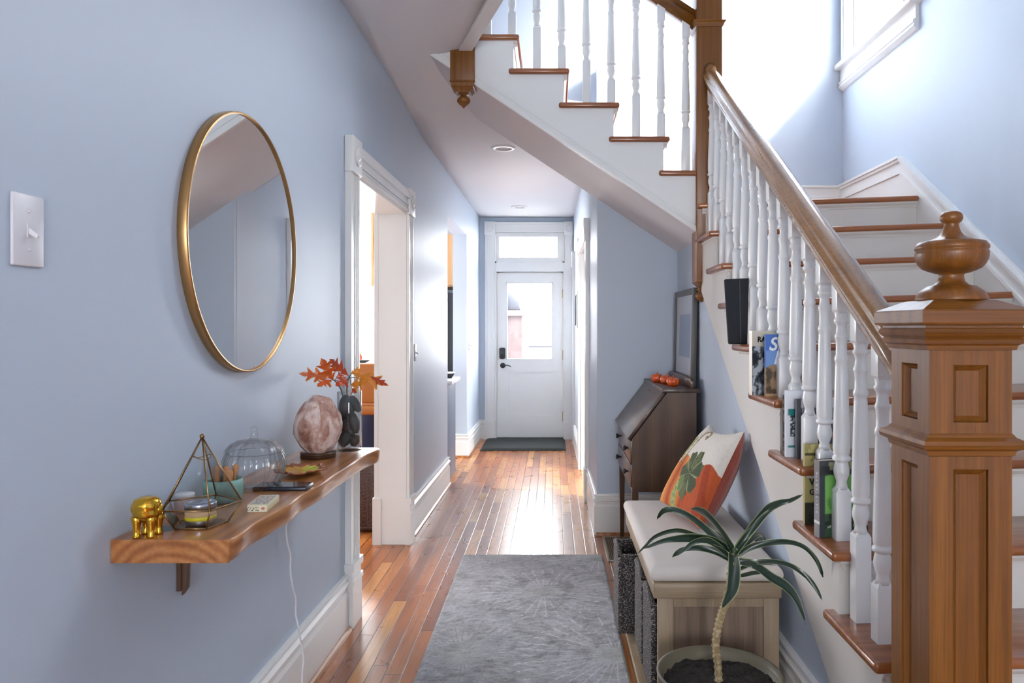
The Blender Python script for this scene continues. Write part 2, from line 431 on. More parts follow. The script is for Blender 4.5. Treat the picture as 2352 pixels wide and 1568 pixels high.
def shelf_mat():
    m = NT('live_edge_shelf_wood')
    co = m.coord((1, .09, 1.6)); n1 = m.noise(co, 9, 4, .5, 1.5); n2 = m.noise(m.coord((1, .03, 1)), 130, 3, .7)
    wv = m.n('ShaderNodeTexWave', wave_type='RINGS', rings_direction='Y'); wv.inputs['Scale'].default_value = 13; wv.inputs['Distortion'].default_value = 3; wv.inputs['Detail'].default_value = 2
    m.l(m.coord((1, .25, 1.0), loc=(.02, 0, .1)), wv.inputs['Vector'])
    f = m.math('ADD', m.math('MULTIPLY', n1, .6), m.math('MULTIPLY', wv.outputs[0], .4))
    c = m.ramp(f, [(.2, srgb(146, 88, 44)), (.5, srgb(176, 114, 62)), (.8, srgb(194, 136, 82))])
    c = m.mix(.35, c, m.ramp(n2, [(.35, (.5, .45, .4, 1)), (.6, (1, 1, 1, 1))]), 'MULTIPLY')
    # dark oval patch in the board colour beside the figurine
    sp = m.n('ShaderNodeSeparateXYZ'); tc = m.n('ShaderNodeTexCoord'); m.l(tc.outputs['Object'], sp.inputs[0])
    dx = m.math('DIVIDE', m.math('SUBTRACT', sp.outputs[0], KNOT[0]), .036); dy = m.math('DIVIDE', m.math('SUBTRACT', sp.outputs[1], KNOT[1]), .030)
    d = m.math('ADD', m.math('SQRT', m.math('ADD', m.math('MULTIPLY', dx, dx), m.math('MULTIPLY', dy, dy))), m.math('MULTIPLY', n1, .3))
    k = m.n('ShaderNodeMapRange'); m.l(d, k.inputs[0]); k.inputs[1].default_value = 1.2; k.inputs[2].default_value = .95
    c = m.mix(k.outputs[0], c, srgb(48, 30, 22))
    m.l(c, m.b.inputs['Base Color']); m.b.inputs['Roughness'].default_value = .3; m.b.inputs['Coat Weight'].default_value = .35; m.b.inputs['Coat Roughness'].default_value = .1
    return m.m
KNOT = (0.0, 0.0)

def basket_mat():
    m = NT('woven_seagrass'); co = m.coord((1, 1, 1)); v = m.n('ShaderNodeTexVoronoi'); v.inputs['Scale'].default_value = 150
    m.l(m.coord((1, 1, 1.8)), v.inputs['Vector']); nz = m.noise(co, 190, 3, .7)
    c = m.ramp(m.math('ADD', m.math('MULTIPLY', v.outputs['Distance'], .5), m.math('MULTIPLY', nz, .6)), [(.42, srgb(34, 30, 32)), (.58, srgb(84, 78, 80)), (.75, srgb(186, 176, 170))])
    m.l(c, m.b.inputs['Base Color']); m.b.inputs['Roughness'].default_value = .75; m.bump(m.math('ADD', v.outputs['Distance'], nz), 1, .006); return m.m
M['basket'] = basket_mat()
def salt_mat():
    m = NT('pink_salt_crystal'); n1 = m.noise(m.coord((1.6, 1.6, .6)), 15, 6, .62, .6); n2 = m.noise(m.coord(), 60, 4, .6)
    c = m.ramp(m.math('ADD', m.math('MULTIPLY', n1, .8), m.math('MULTIPLY', n2, .2)), [(.38, srgb(150, 102, 86)), (.5, srgb(192, 152, 136)), (.6, srgb(228, 208, 200))])
    m.l(c, m.b.inputs['Base Color']); m.b.inputs['Roughness'].default_value = .4; m.b.inputs['Subsurface Weight'].default_value = .15
    m.b.inputs['Subsurface Radius'].default_value = (.02, .01, .008)
    m.bump(m.math('ADD', n1, m.math('MULTIPLY', n2, .4)), .6, .012); return m.m
M['salt'] = salt_mat()
def cord_mat():
    m = NT('rust_corduroy'); wv = m.n('ShaderNodeTexWave', bands_direction='Y'); wv.inputs['Scale'].default_value = 95; wv.inputs['Distortion'].default_value = .8
    m.l(m.coord(rot=(0, 0, 0)), wv.inputs['Vector'])
    m.l(m.mix(wv.outputs[0], srgb(128, 38, 14), srgb(166, 56, 22)), m.b.inputs['Base Color']); m.b.inputs['Roughness'].default_value = .85; m.b.inputs['Sheen Weight'].default_value = .4
    m.bump(wv.outputs[0], .4, .004); return m.m
M['corduroy'] = cord_mat()
def croc_mat():
    m = NT('brown_croc_leather'); v = m.n('ShaderNodeTexVoronoi', feature='DISTANCE_TO_EDGE'); v.inputs['Scale'].default_value = 34
    m.l(m.coord((1, 1, 1.4)), v.inputs['Vector'])
    m.l(m.ramp(v.outputs[0], [(0, srgb(92, 72, 66)), (.08, srgb(60, 36, 32))]), m.b.inputs['Base Color']); m.b.inputs['Roughness'].default_value = .35
    m.bump(v.outputs[0], .5, .006); return m.m
M['croc'] = croc_mat()

# ================================================================== SETTING
def WL(y): return -.975+.0086*(y-2.87)          # face of the long left wall
def WR(y): return .300-.0095*(y-5.02)           # face of the right wall of the back hall
def wbox(mb, n0, n1, y0, y1, z0, z1, bev=0):     # box lying on the left wall, n = distance out from it
    a, b = WL(y0), WL(y1)
    return mb.hexa([(a+n0,y0,z0),(a+n1,y0,z0),(b+n1,y1,z0),(b+n0,y1,z0),(a+n0,y0,z1),(a+n1,y0,z1),(b+n1,y1,z1),(b+n0,y1,z1)], bev)
def rwbox(mb, n0, n1, y0, y1, z0, z1, bev=0):    # on the right wall of the back hall, n = out towards the hall
    a, b = WR(y0), WR(y1)
    return mb.hexa([(a-n1,y0,z0),(a-n0,y0,z0),(b-n0,y1,z0),(b-n1,y1,z0),(a-n1,y0,z1),(a-n0,y0,z1),(b-n0,y1,z1),(b-n1,y1,z1)], bev)
YD = 9.264                                       # inner face of the front-door wall
RISE, RUN = .19, .2804
def Y0(k): return 1.838+RUN*(k-3)
def XK(k): return .934-RUN*(k-12)

o = obj('floor', MB().box(-4.8, 2.2, -3.2, 9.6, -.12, 0), M['floor'], origin=(0, 0, 0)); struct(o)

mb = MB()
wbox(mb, -.15, 0, -3.1, 3.60, 0, 3.2); wbox(mb, -.15, 0, 3.60, 4.78, 2.14, 3.2); wbox(mb, -.15, 0, 4.78, 6.62, 0, 3.2)
wbox(mb, -.15, 0, 6.62, 8.0, 2.40, 3.2); wbox(mb, -.15, 0, 8.0, YD, 0, 3.2)
struct(obj('wall_left', mb, M['wall']))

# front wall with the door opening and the transom opening
mb = MB(); XL, XR = WL(YD), WR(YD)
def fx(px): return (px-VX)/183.5
def fz(py): return EYE+(VY-py)/183.5
mb.box(-2.85, fx(1128), YD, YD+.16, 0, 3.2) if False else None
DW0, DW1 = -2.95, -2.05
mb.box(-4.8, DW0, YD, YD+.16, 0, 3.2); mb.box(DW0, DW1, YD, YD+.16, 0, .98); mb.box(DW0, DW1, YD, YD+.16, 2.38, 3.2)
mb.box(DW1, fx(1136), YD, YD+.16, 0, 3.2); mb.box(fx(1297), .95, YD, YD+.16, 0, 3.2); mb.box(1.75, 2.3, YD, YD+.16, 0, 3.2); mb.box(.95, 1.75, YD, YD+.16, 0, .8); mb.box(.95, 1.75, YD, YD+.16, 2.45, 3.2); mb.box(fx(1136), fx(1297), YD, YD+.16, fz(530), 3.2)  # includes the side room opening, added to light the back hall
struct(obj('wall_front', mb, M['wall']))

# right wall of the back hall, with the recess of an inner doorway
mb = MB()
rwbox(mb, -.12, 0, 5.06, 6.08, 0, 3.2); rwbox(mb, -.12, 0, 6.08, 7.28, 2.12, 3.2); rwbox(mb, -.12, 0, 7.28, YD, 0, 3.2)
struct(obj('wall_right', mb, M['wall']))

# soffit / stair geometry lines
def ZB(x): return 1.955+.663*(.78-x)             # underside of the upper flight
# wall under the upper flight, facing the camera
mb = MB(); mb.prism([(.18, 0), (.86, 0), (.86, ZB(.86)+.02), (.18, ZB(.18)+.02)], 'y', 5.021, 5.15)
mb.bm.verts.ensure_lookup_table()
mb2 = MB(); mb2.prism([(.301, 0), (.86, 0), (.86, ZB(.86)+.03), (.301, ZB(.301)+.03)], 'y', 5.02, 5.15)
mb.bm.free()
struct(obj('wall_closet', mb2, M['wall']))
# wall under the lower flight (X = .845)
mb = MB(); pts = [(.9, 0), (5.02, 0), (5.02, ZB(.84)+.02), (4.3, ZB(.84)+.02), (4.05, 1.66), (1.75, .12), (.9, .12)]
mb.prism([(1.75, 0), (5.02, 0), (5.02, ZB(.845)+.03), (4.40, ZB(.845)+.03), (4.1, 1.75), (1.75, .18)], 'x', .845, .93)
struct(obj('wall_stair', mb, M['wall']))

# stairwell outer walls
mb = MB(); WY0, WY1, WZ0, WZ1 = 4.26, 5.03, 3.24, 4.95
mb.box(2.04, 2.10, -3.1, WY0, 0, 5.7); mb.box(2.04, 2.10, WY0, WY1, 0, WZ0); mb.box(2.04, 2.10, WY0, WY1, WZ1, 5.7); mb.box(2.04, 2.10, WY1, 5.30, 0, 5.7)
struct(obj('wall_stairwell', mb, M['wall']))
mb = MB()
mb.prism([(-1.1, 2.98), (-.62, 2.98), (.301, ZB(.301)+.105), (.301, 0), (2.095, 0), (2.095, 5.7), (-1.1, 5.7)], 'y', 5.21, 5.33)
struct(obj('wall_landing', mb, M['wall']))
mb = MB(); mb.box(-1.12, -1.0, .3, 5.3, 3.2, 5.7); mb.box(-1.12, 2.2, .18, .3, 3.23, 5.7)
struct(obj('wall_upper', mb, M['wall']))
# behind the camera: unseen wall, window opening added to let in fill light
mb = MB(); mb.box(-1.2, -.25, -3.2, -3.05, 0, 3.1); mb.box(.65, 2.2, -3.2, -3.05, 0, 3.1); mb.box(-.25, .65, -3.2, -3.05, 2.3, 3.1); mb.box(-.25, .65, -3.2, -3.05, 0, 1.0)
struct(obj('wall_rear', mb, M['wall']))
# dining room and kitchen shell
mb = MB(); mb.box(-4.8, -4.65, 2.4, 4.9, 0, 3.1); mb.box(-4.8, -4.65, 5.5, 6.5, 0, 3.1); mb.box(-4.8, -4.65, 9.0, YD, 0, 3.1); mb.box(-4.8, -4.65, 6.5, 9.0, 0, .9); mb.box(-4.8, -4.65, 6.5, 9.0, 2.6, 3.1); mb.box(-4.8, -4.65, 4.9, 5.5, 0, .9); mb.box(-4.8, -4.65, 4.9, 5.5, 2.2, 3.1)  # unseen openings: kitchen one added to light the hall, dining one sized for light
mb.box(-4.8, WL(2.4)-.15, 2.28, 2.4, 0, 3.1)
struct(obj('wall_dining', mb, M['white']))

# ceilings
EDG = [(-.536, 4.17), (-.315, 3.52), (.37, 1.5), (.62, .78)]   # inner edge of the upper floor over the hall
mb = MB()
rows = [(YD+.1, 2.77, 2.77, None), (5.40, 2.79, 2.79, None), (5.05, 2.815, 2.815, None), (4.75, 2.845, 2.88, -.55), (4.40, 2.872, 2.935, -.54), (4.17, 2.88, 2.952, -.536), (3.52, 2.892, 2.96, -.315), (2.5, 2.90, 2.96, .03), (1.5, 2.90, 2.96, .37), (.78, 2.90, 2.96, .62)]
low = []; 
for (y, za, zb, xe) in rows:
    xl = WL(y)-.02
    xr = xe if xe is not None else .36
    n = 8; low.append([mb.bm.verts.new((xl+(xr-xl)*i/n, y, za+(zb-za)*i/n)) for i in range(n+1)])
for A, B in zip(low, low[1:]):
    for i in range(8): mb._f([A[i], A[i+1], B[i+1], B[i]], True)
top = MB()
o = obj('ceiling', mb, M['ceil']); struct(o)
sm = o.modifiers.new('thickness', 'SOLIDIFY'); sm.thickness = .10; sm.offset = 1
mb = MB(); mb.prism([(WL(4)-.05, 5.2), (-.54, 5.2), (-.54, 4.2), (-.32, 3.55), (.36, 1.5), (.61, .78), (2.2, .78), (2.2, -3.1), (WL(0)-.05, -3.1)], 'z', 3.06, 3.23)
struct(obj('floor_upper', mb, M['white']))
mb = MB(); mb.box(WL(0)-.1, 2.1, -3.1, .80, 2.90, 3.05); struct(obj('ceiling_rear', mb, M['ceil']))
mb = MB(); mb.box(-1.15, 2.2, .2, 5.33, 5.6, 5.7); struct(obj('ceiling_stairwell', mb, M['ceil']))
mb = MB(); mb.box(-4.8, WL(6)-.10, 2.3, YD+.1, 2.76, 2.9); struct(obj('ceiling_dining', mb, M['white']))
# white edging along the open side of the upper floor
mb = MB()
for (a, b) in zip(EDG, EDG[1:]):
    d = Vector((b[0]-a[0], b[1]-a[1])).normalized(); nrm = Vector((-d.y, d.x))
    if nrm.x < 0: nrm = -nrm
    w0, w1 = -.004, .066
    p = [(a[0]+nrm.x*w0, a[1]+nrm.y*w0), (b[0]+nrm.x*w0, b[1]+nrm.y*w0), (b[0]+nrm.x*w1, b[1]+nrm.y*w1), (a[0]+nrm.x*w1, a[1]+nrm.y*w1)]
    mb.prism(p, 'z', 2.942, 3.26)
struct(obj('trim_landing', mb, M['white']))

# ---- baseboards
def base_profile(h=.245):
    return [(0, 0), (.022, 0), (.022, h-.085), (.018, h-.078), (.014, h-.07), (.014, h-.052), (.026, h-.046), (.026, h-.036), (.012, h-.026), (.012, h-.016), (.022, h-.010), (.020, h-.002), (.010, h), (0, h)]
def sweep_wall(mb, prof, y0, y1, fnx, sgn, z=0):
    A = [mb.bm.verts.new((fnx(y0)+sgn*n, y0, z+zz)) for n, zz in prof]; B = [mb.bm.verts.new((fnx(y1)+sgn*n, y1, z+zz)) for n, zz in prof]
    n = len(prof); mb._f(A[::-1]); mb._f(B)
    for i in range(n): mb._f([A[i], A[(i+1) % n], B[(i+1) % n], B[i]])
def sweep_x(mb, prof, x0, x1, y, z=0):           # along X on a wall facing the camera at y
    A = [mb.bm.verts.new((x0, y-n, z+zz)) for n, zz in prof]; B = [mb.bm.verts.new((x1, y-n, z+zz)) for n, zz in prof]
    n = len(prof); mb._f(A[::-1]); mb._f(B)
    for i in range(n): mb._f([A[i], A[(i+1) % n], B[(i+1) % n], B[i]])
mb = MB(); sweep_wall(mb, base_profile(.255), -1.0, 3.43, WL, 1); sweep_wall(mb, base_profile(), 4.96, 6.62, WL, 1)
sweep_wall(mb, base_profile(), 8.0, YD, WL, 1); sweep_x(mb, base_profile(), WL(8)-.15, WL(8)+.022, 8.0)
sweep_x(mb, base_profile(), XL, fx(1115), YD)
struct(obj('baseboard_left', mb, M['white']))
mb = MB(); shp = [(0, 0), (.040, 0), (.036, .012), (.026, .018), (0, .018)]
sweep_wall(mb, shp, -1.0, 3.43, WL, 1); sweep_wall(mb, shp, 4.96, 6.62, WL, 1); sweep_wall(mb, shp, 8.0, YD, WL, 1)
sweep_x(mb, shp, .29, .845, 5.02); sweep_x(mb, shp, WL(8)-.15, WL(8)+.04, 8.0)
struct(obj('trim_shoe', mb, M['shoe']))
mb = MB(); sweep_x(mb, base_profile(.275), .285, .845, 5.02); sweep_wall(mb, base_profile(.275), 5.0, 5.92, WR, -1); sweep_wall(mb, base_profile(), 7.42, 8.75, WR, -1)
sweep_wall(mb, base_profile(.275), 1.9, 5.02, lambda y: .845, -1)
struct(obj('baseboard_right', mb, M['white']))

# ---- cased doorway in the left wall
def casing_v(mb, y0, y1, z0, z1, fn):            # moulded upright
    fn(mb, 0, .020, y0, y1, z0, z1)
    w_ = y1-y0
    for a, b, t in ((-.01, .12, .030), (.20, .28, .027), (.36, .42, .024), (.58, .64, .024), (.72, .80, .027), (.88, 1.01, .030)):
        fn(mb, 0, t, y0+a*w_, y0+b*w_, z0, z1)
def rosette(mb, y, z, fn, fx_, s=1):
    Mx = Matrix.Rotation(s*PI/2, 3, 'Y')
    mb.lathe([(.048, 0), (.048, .006), (.040, .009), (.034, .004), (.022, .004), (.016, .010), (0, .012)], (fx_, y, z), 20, Mx)
mb = MB()
for y0, y1 in ((3.455, 3.595), (4.785, 4.925)):
    casing_v(mb, y0, y1, .30, 2.14, wbox)
    wbox(mb, 0, .040, y0-.012, y1+.005, 0, .20); wbox(mb, 0, .046, y0-.015, y1+.008, .20, .222); wbox(mb, 0, .036, y0-.008, y1+.003, .222, .265); wbox(mb, 0, .046, y0-.015, y1+.008, .265, .30)
    wbox(mb, 0, .042, y0-.012, y1+.008, 2.13, 2.30, .004); rosette(mb, (y0+y1)/2, 2.215, None, WL((y0+y1)/2)+.042)
for a, b, t in ((0.002, .138, .02), (.0, .018, .030), (.024, .034, .026), (.04, .052, .03), (.052, .085, .022), (.085, .12, .036), (.122, .14, .030)):
    wbox(mb, 0, t, 3.60, 4.78, 2.145+a, 2.145+b)
wbox(mb, -.17, .012, 3.585, 3.602, 0, 2.14); wbox(mb, -.17, .012, 4.778, 4.795, 0, 2.14); wbox(mb, -.17, .012, 3.60, 4.78, 2.13, 2.146)
wbox(mb, -.195, -.17, 4.775, 4.90, 0.3, 2.14); wbox(mb, -.205, -.15, 4.768, 4.90, 0, .3); wbox(mb, -.195, -.17, 3.47, 3.60, 0, 2.14); wbox(mb, -.195, -.17, 3.5, 4.9, 2.14, 2.28)
struct(obj('trim_1', mb, M['white']), 'white moulded casing with rosette corner blocks round the left doorway', 'door casing')

# ---- front door
mb = MB(); sz = (fz(1012), fz(968))
for xa, xb in ((fx(1114), fx(1137)), (fx(1297), fx(1315))):
    mb.box(xa, xb, YD-.022, YD, sz[1], fz(540)); mb.box(xa+.012, xa+.03, YD-.03, YD, sz[1], fz(540)); mb.box(xb-.03, xb-.012, YD-.03, YD, sz[1], fz(540))
    mb.box(xa-.004, xb+.004, YD-.038, YD, 0, sz[1]-.02); mb.box(xa-.008, xb+.008, YD-.044, YD, sz[1]-.02, sz[1])
    mb.box(xa-.006, xb+.006, YD-.036, YD, fz(541), fz(509), .003)
    mb.lathe([(.042, 0), (.040, .008), (.030, .004), (.016, .010), (0, .011)], ((xa+xb)/2, YD-.036, fz(525)), 18, Matrix.Rotation(PI/2, 3, 'X'))
mb.box(fx(1137), fx(1297), YD-.022, YD, fz(534), fz(511)); mb.box(fx(1137), fx(1297), YD-.036, YD, fz(516), fz(511)); mb.box(fx(1137), fx(1297), YD-.030, YD, fz(534), fz(530))
mb.box(fx(1136), fx(1146), YD+.094, YD+.11, 0, fz(626)+.05); mb.box(fx(1289), fx(1298), YD+.094, YD+.11, 0, fz(626)+.05); mb.box(fx(1136), fx(1297), YD+.094, YD+.11, fz(630), fz(620))
# frame, mullion panel between door and transom
mb.box(fx(1136), fx(1140.5), YD+.005, YD+.16, 0, fz(530)); mb.box(fx(1293.5), fx(1298), YD+.005, YD+.16, 0, fz(530))
mb.box(fx(1136), fx(1297), YD+.0, YD+.14, fz(623.5), fz(603))
struct(obj('trim_2', mb, M['white']), 'white casing and plinths round the front door', 'door casing')
mb = MB(); x0, x1, z0, z1 = fx(1136), fx(1297), fz(603), fz(530); gx0, gx1, gz0, gz1 = fx(1147), fx(1280), fz(591), fz(543)
for b in ((x0, gx0, z0, z1), (gx1, x1, z0, z1), (gx0, gx1, z0, gz0), (gx0, gx1, gz1, z1)): mb.box(b[0], b[1], YD+.02, YD+.06, b[2], b[3])
for b in ((x0+.004, x0+.022, z0, z1), (x1-.022, x1-.004, z0, z1), (x0, x1, z0, z0+.016), (x0, x1, z1-.02, z1)): mb.box(b[0], b[1], YD-.004, YD+.05, b[2], b[3])
t = obj('window_1', mb, M['white']); struct(t, 'transom window over the front door', 'window')
obj('pane', MB().box(gx0, gx1, YD+.035, YD+.041, gz0, gz1), M['glass'], t)

dx0, dx1 = fx(1141), fx(1293); dz0, dz1 = .018, fz(626)
ax0, ax1, az0, az1 = fx(1162.5), fx(1269.5), fz(826), fz(648)          # glass opening
bx0, bx1, bz0, bz1 = fx(1167.5), fx(1272), fz(955), fz(855)            # lower panel
mb = MB(); y0, y1 = YD+.045, YD+.09
mb.box(dx0, ax0, y0, y1, dz0, dz1); mb.box(bx1, dx1, y0, y1, dz0, az0); mb.box(ax1, dx1, y0, y1, az0, dz1)
mb.box(ax0, ax1, y0, y1, az1, dz1); mb.box(ax0, bx1, y0, y1, bz1, az0); mb.box(ax0, bx0, y0, y1, dz0, bz1); mb.box(bx0, bx1, y0, y1, dz0, bz0)
mb.box(bx0, bx1, y0+.012, y1, bz0, bz1)
for b in ((ax0, ax0+.012, az0, az1), (ax1-.012, ax1, az0, az1), (ax0, ax1, az0, az0+.012), (ax0, ax1, az1-.012, az1)): mb.box(b[0], b[1], y0-.004, y1, b[2], b[3])
d = obj('door_1', mb, M['white']); struct(d, 'white front door with a tall glass light over one panel', 'door')
obj('pane', MB().box(ax0+.012, ax1-.012, y0+.02, y0+.028, az0+.012, az1-.012), M['glass'], d)
mb = MB(); k0 = at(1147, 824, y0); k1 = at(1161, 798, y0); cx = (k0.x+k1.x)/2
mb.prism([(k0.x+.0, k0.z+.012), (k0.x+.018, k0.z), (k1.x-.018, k0.z), (k1.x, k0.z+.012), (k1.x, k1.z-.012), (k1.x-.018, k1.z), (k0.x+.018, k1.z), (k0.x, k1.z-.012)], 'y', y0-.022, y0, .003)
mb.lathe([(.018, 0), (.018, .012), (.006, .014), (.006, .03), (0, .03)], (cx, y0-.02, k0.z+.05), 16, Matrix.Rotation(PI/2, 3, 'X'))
obj('deadbolt', mb, M['black'], d)
mb = MB(); c = at(1155, 839, y0)
mb.lathe([(.034, 0), (.034, .008), (.020, .016), (.013, .02), (.013, .05), (0, .052)], (c.x, y0, c.z), 20, Matrix.Rotation(PI/2, 3, 'X'))
mb.tube([(c.x, y0-.045, c.z), (c.x+.03, y0-.05, c.z+.004), (c.x+.06, y0-.05, c.z+.006), (c.x+.085, y0-.048, c.z-.002), (c.x+.105, y0-.046, c.z-.014)], [.009, .008, .007, .006, .004])
obj('door_handle', mb, M['black'], d)
for ya, yb in ((664, 684), (804, 826), (945, 968)):
    mb = MB(); mb.tube([(fx(1294), YD+.035, fz(yb)), (fx(1294), YD+.035, fz(ya))], .011, 10); mb.box(fx(1292.3), fx(1297), YD+.036, YD+.047, fz(yb), fz(ya))
    obj('hinge', mb, M['brass'], d)
obj('threshold', MB().box(fx(1140.5), fx(1293.5), YD-.005, YD+.13, 0, .017), M['black'], d)

# ---- inner doorways on the right of the back hall (seen edge on)
mb = MB()
casing_v(mb, 5.955, 6.075, .26, 2.12, rwbox); rwbox(mb, 0, .04, 5.945, 6.08, 0, .26); rwbox(mb, 0, .042, 5.945, 6.085, 2.10, 2.28); casing_v(mb, 7.285, 7.405, .0, 2.12, rwbox); rwbox(mb, 0, .042, 7.28, 7.415, 2.10, 2.28)
rwbox(mb, 0, .03, 6.08, 7.28, 2.12, 2.24); rwbox(mb, -.12, .005, 6.07, 6.085, 0, 2.12); rwbox(mb, -.12, .005, 7.275, 7.29, 0, 2.12)
struct(obj('trim_3', mb, M['white']))
struct(obj('wall_side', MB().box(2.2, 2.3, 5.34, YD, 0, 3.2), M['white'])); struct(obj('ceiling_side', MB().box(.44, 2.3, 5.34, YD+.1, 2.78, 2.9), M['white']))  # unseen side room, added to light the back hall through the open doorway
mb = MB(); casing_v(mb, 8.80, 8.92, .0, 2.14, rwbox); rwbox(mb, 0, .042, 8.79, 8.93, 2.12, 2.30); rwbox(mb, 0, .02, 8.92, YD, 2.14, 2.26)
struct(obj('trim_4', mb, M['white']))

# ---- kitchen window in the front wall, dining window
def window(name, mbx, mat, panes): 
    t = obj(name, mbx, mat); struct(t)
    for p in panes: obj('pane', p, M['glass'], t)
    return t
mb = MB()
for b in ((DW0, DW0+.05, .98, 2.38), (DW1-.05, DW1, .98, 2.38), (DW0, DW1, .98, 1.04), (DW0, DW1, 2.32, 2.38), (DW0, DW1, 1.66, 1.71)): mb.box(b[0], b[1], YD+.05, YD+.10, b[2], b[3])
for b in ((DW0-.10, DW0, .9, 2.5), (DW1, DW1+.10, .9, 2.5), (DW0-.1, DW1+.1, 2.38, 2.5), (DW0-.14, DW1+.14, .93, .98)): mb.box(b[0], b[1], YD-.03, YD, b[2], b[3])
window('window_2', mb, M['white'], [MB().box(DW0+.05, DW1-.05, YD+.07, YD+.076, 1.04, 1.66), MB().box(DW0+.05, DW1-.05, YD+.08, YD+.086, 1.71, 2.32)])

# ---- stair window
mb = MB()
for ya, yb, za, zb in ((WY0, WY0+.05, WZ0, WZ1), (WY1-.05, WY1, WZ0, WZ1), (WY0, WY1, WZ0, WZ0+.06), (WY0, WY1, WZ1-.05, WZ1), (WY0, WY1, 4.07, 4.12)): mb.box(2.050, 2.078, ya, yb, za, zb)
for ya, yb, za, zb in ((WY0, WY0+.02, WZ0, WZ1), (WY1-.02, WY1, WZ0, WZ1)): mb.box(2.041, 2.099, ya, yb, za, zb)
for ya, yb in ((WY0-.13, WY0+.005), (WY1-.005, WY1+.13)):
    mb.box(2.018, 2.04, ya, yb, WZ0-.01, WZ1+.1); mb.box(2.008, 2.039, ya-.002, ya+.022, WZ0-.008, WZ1+.1); mb.box(2.008, 2.039, yb-.022, yb+.002, WZ0-.008, WZ1+.1)
mb.box(2.012, 2.04, WY0-.13, WY1+.13, WZ1, WZ1+.13)
w3 = obj('window_3', mb, M['white']); struct(w3, 'stair window with a deep moulded sill above the landing', 'window')
mb = MB(); mb.box(1.975, 2.12, WY0-.165, 5.205, WZ0-.038, WZ0, .010); obj('window_sill', mb, M['white'], w3)
mb = MB(); ap = [(2.04, WZ0-.038), (2.018, WZ0-.038), (2.018, WZ0-.115), (2.004, WZ0-.122), (2.004, WZ0-.135), (2.012, WZ0-.14), (2.006, WZ0-.158), (2.020, WZ0-.172), (2.026, WZ0-.178), (2.04, WZ0-.182)]
mb.prism([(p[0], p[1]) for p in ap], 'y', WY0-.14, 5.20); obj('apron', mb, M['white'], w3)
obj('pane', MB().box(2.062, 2.066, WY0+.05, WY1-.05, WZ0+.06, 4.07), M['glass'], w3); obj('pane', MB().box(2.056, 2.060, WY0+.05, WY1-.05, 4.12, WZ1-.05), M['glass'], w3)

# ---- skirt board on the stair wall and landing baseboard
def tilt(x): return .040*max(0, min(1.2, (x-.84)/1.16))
mb = MB(); sl = (2.40-1.632)/(4.305-3.206); zt = lambda y: 2.40-(4.305-y)*sl
mb.prism([(.9, 0), (.9, zt(.9)+.02), (4.305, 2.40), (5.21, 2.40), (5.21, 0)], 'x', 2.022, 2.0401)
for o0, o1, th in ((0, .016, .040), (.016, .034, .030), (.085, .105, .028)):
    c = math.sqrt(1+sl*sl)
    mb.prism([(.9, zt(.9)-o0*c), (4.305, 2.40-o0), (4.305, 2.40-o1), (4.305-(o1-o0)*0, 2.40-o1), (.9, zt(.9)-o1*c)], 'x', 2.04-th, 2.04)
    mb.prism([(4.305, 2.40-o0), (5.21, 2.40-o0), (5.21, 2.40-o1), (4.305, 2.40-o1)], 'x', 2.04-th, 2.04)
sweep_x(mb, [(0, 0), (.02, 0), (.02, .225), (.012, .235), (.012, .285), (.024, .292), (.024, .305), (.012, .31), (0, .31)], .3, 2.03, 5.21, 2.09)
struct(obj('baseboard_stair', mb, M['white']))

# ================================================================== STAIRCASE
def tiltmb(mb):
    for v in mb.bm.verts: v.co.z += tilt(v.co.x)
    return mb
st = thing('staircase', 'white panelled staircase with oak treads climbing right then turning left over the hall', 'staircase', (1.42, 2.4, 0))
for k in range(1, 12):
    y = Y0(k); z = RISE*k
    if k < 11:
        mb = MB(); mb.prism([(.80, y), (2.021, y), (2.021, y+RUN+.048), (.846, y+RUN+.048), (.846, y+.364), (.80, y+.364)], 'z', z-.030, z, .011, 3)
    else:
        mb = MB(); mb.prism([(.80, y), (2.021, y), (2.021, 5.20), (.846, 5.20), (.80, 4.30)], 'z', z-.030, z, .011, 3)
    obj('tread', tiltmb(mb), M['tread'], st)
    mb = MB(); mb.box(.8505, 2.021, y+.034, y+.048, z-RISE-.005, z-.028)
    obj('riser', tiltmb(mb), M['riser'], st)
    mb = MB(); cv = [(0, 0), (.020, 0), (.018, -.008), (.008, -.020), (.006, -.028), (0, -.028)]
    A = []
    prof = [(y+.033-a, z-.030+b) for a, b in cv]; mb.prism(prof, 'x', .828, 2.021)
    if k < 11: mb.prism([(.846-a, z-.030+b) for a, b in cv], 'y', y+.02, y+.345)
    obj('cove_moulding', tiltmb(mb), M['riser'], st)
# open string of the lower flight
lb = lambda d: .397+.657*(d-2.314)
pts = [(1.80, max(.0, lb(1.80)))]
mb = MB(); top_ = []
for k in range(2, 11):
    y = Y0(k)+.033
    top_ += [(y, RISE*(k-1)-.03), (y, RISE*k-.03)]
top_ = [(max(p[0], 1.74), p[1]) for p in top_]
poly = top_+[(4.30, RISE*10-.03), (4.30, lb(4.30)), (1.74, lb(1.74))]
mb.prism(poly, 'x', .832, .850); obj('string_board', mb, M['riser'], st)
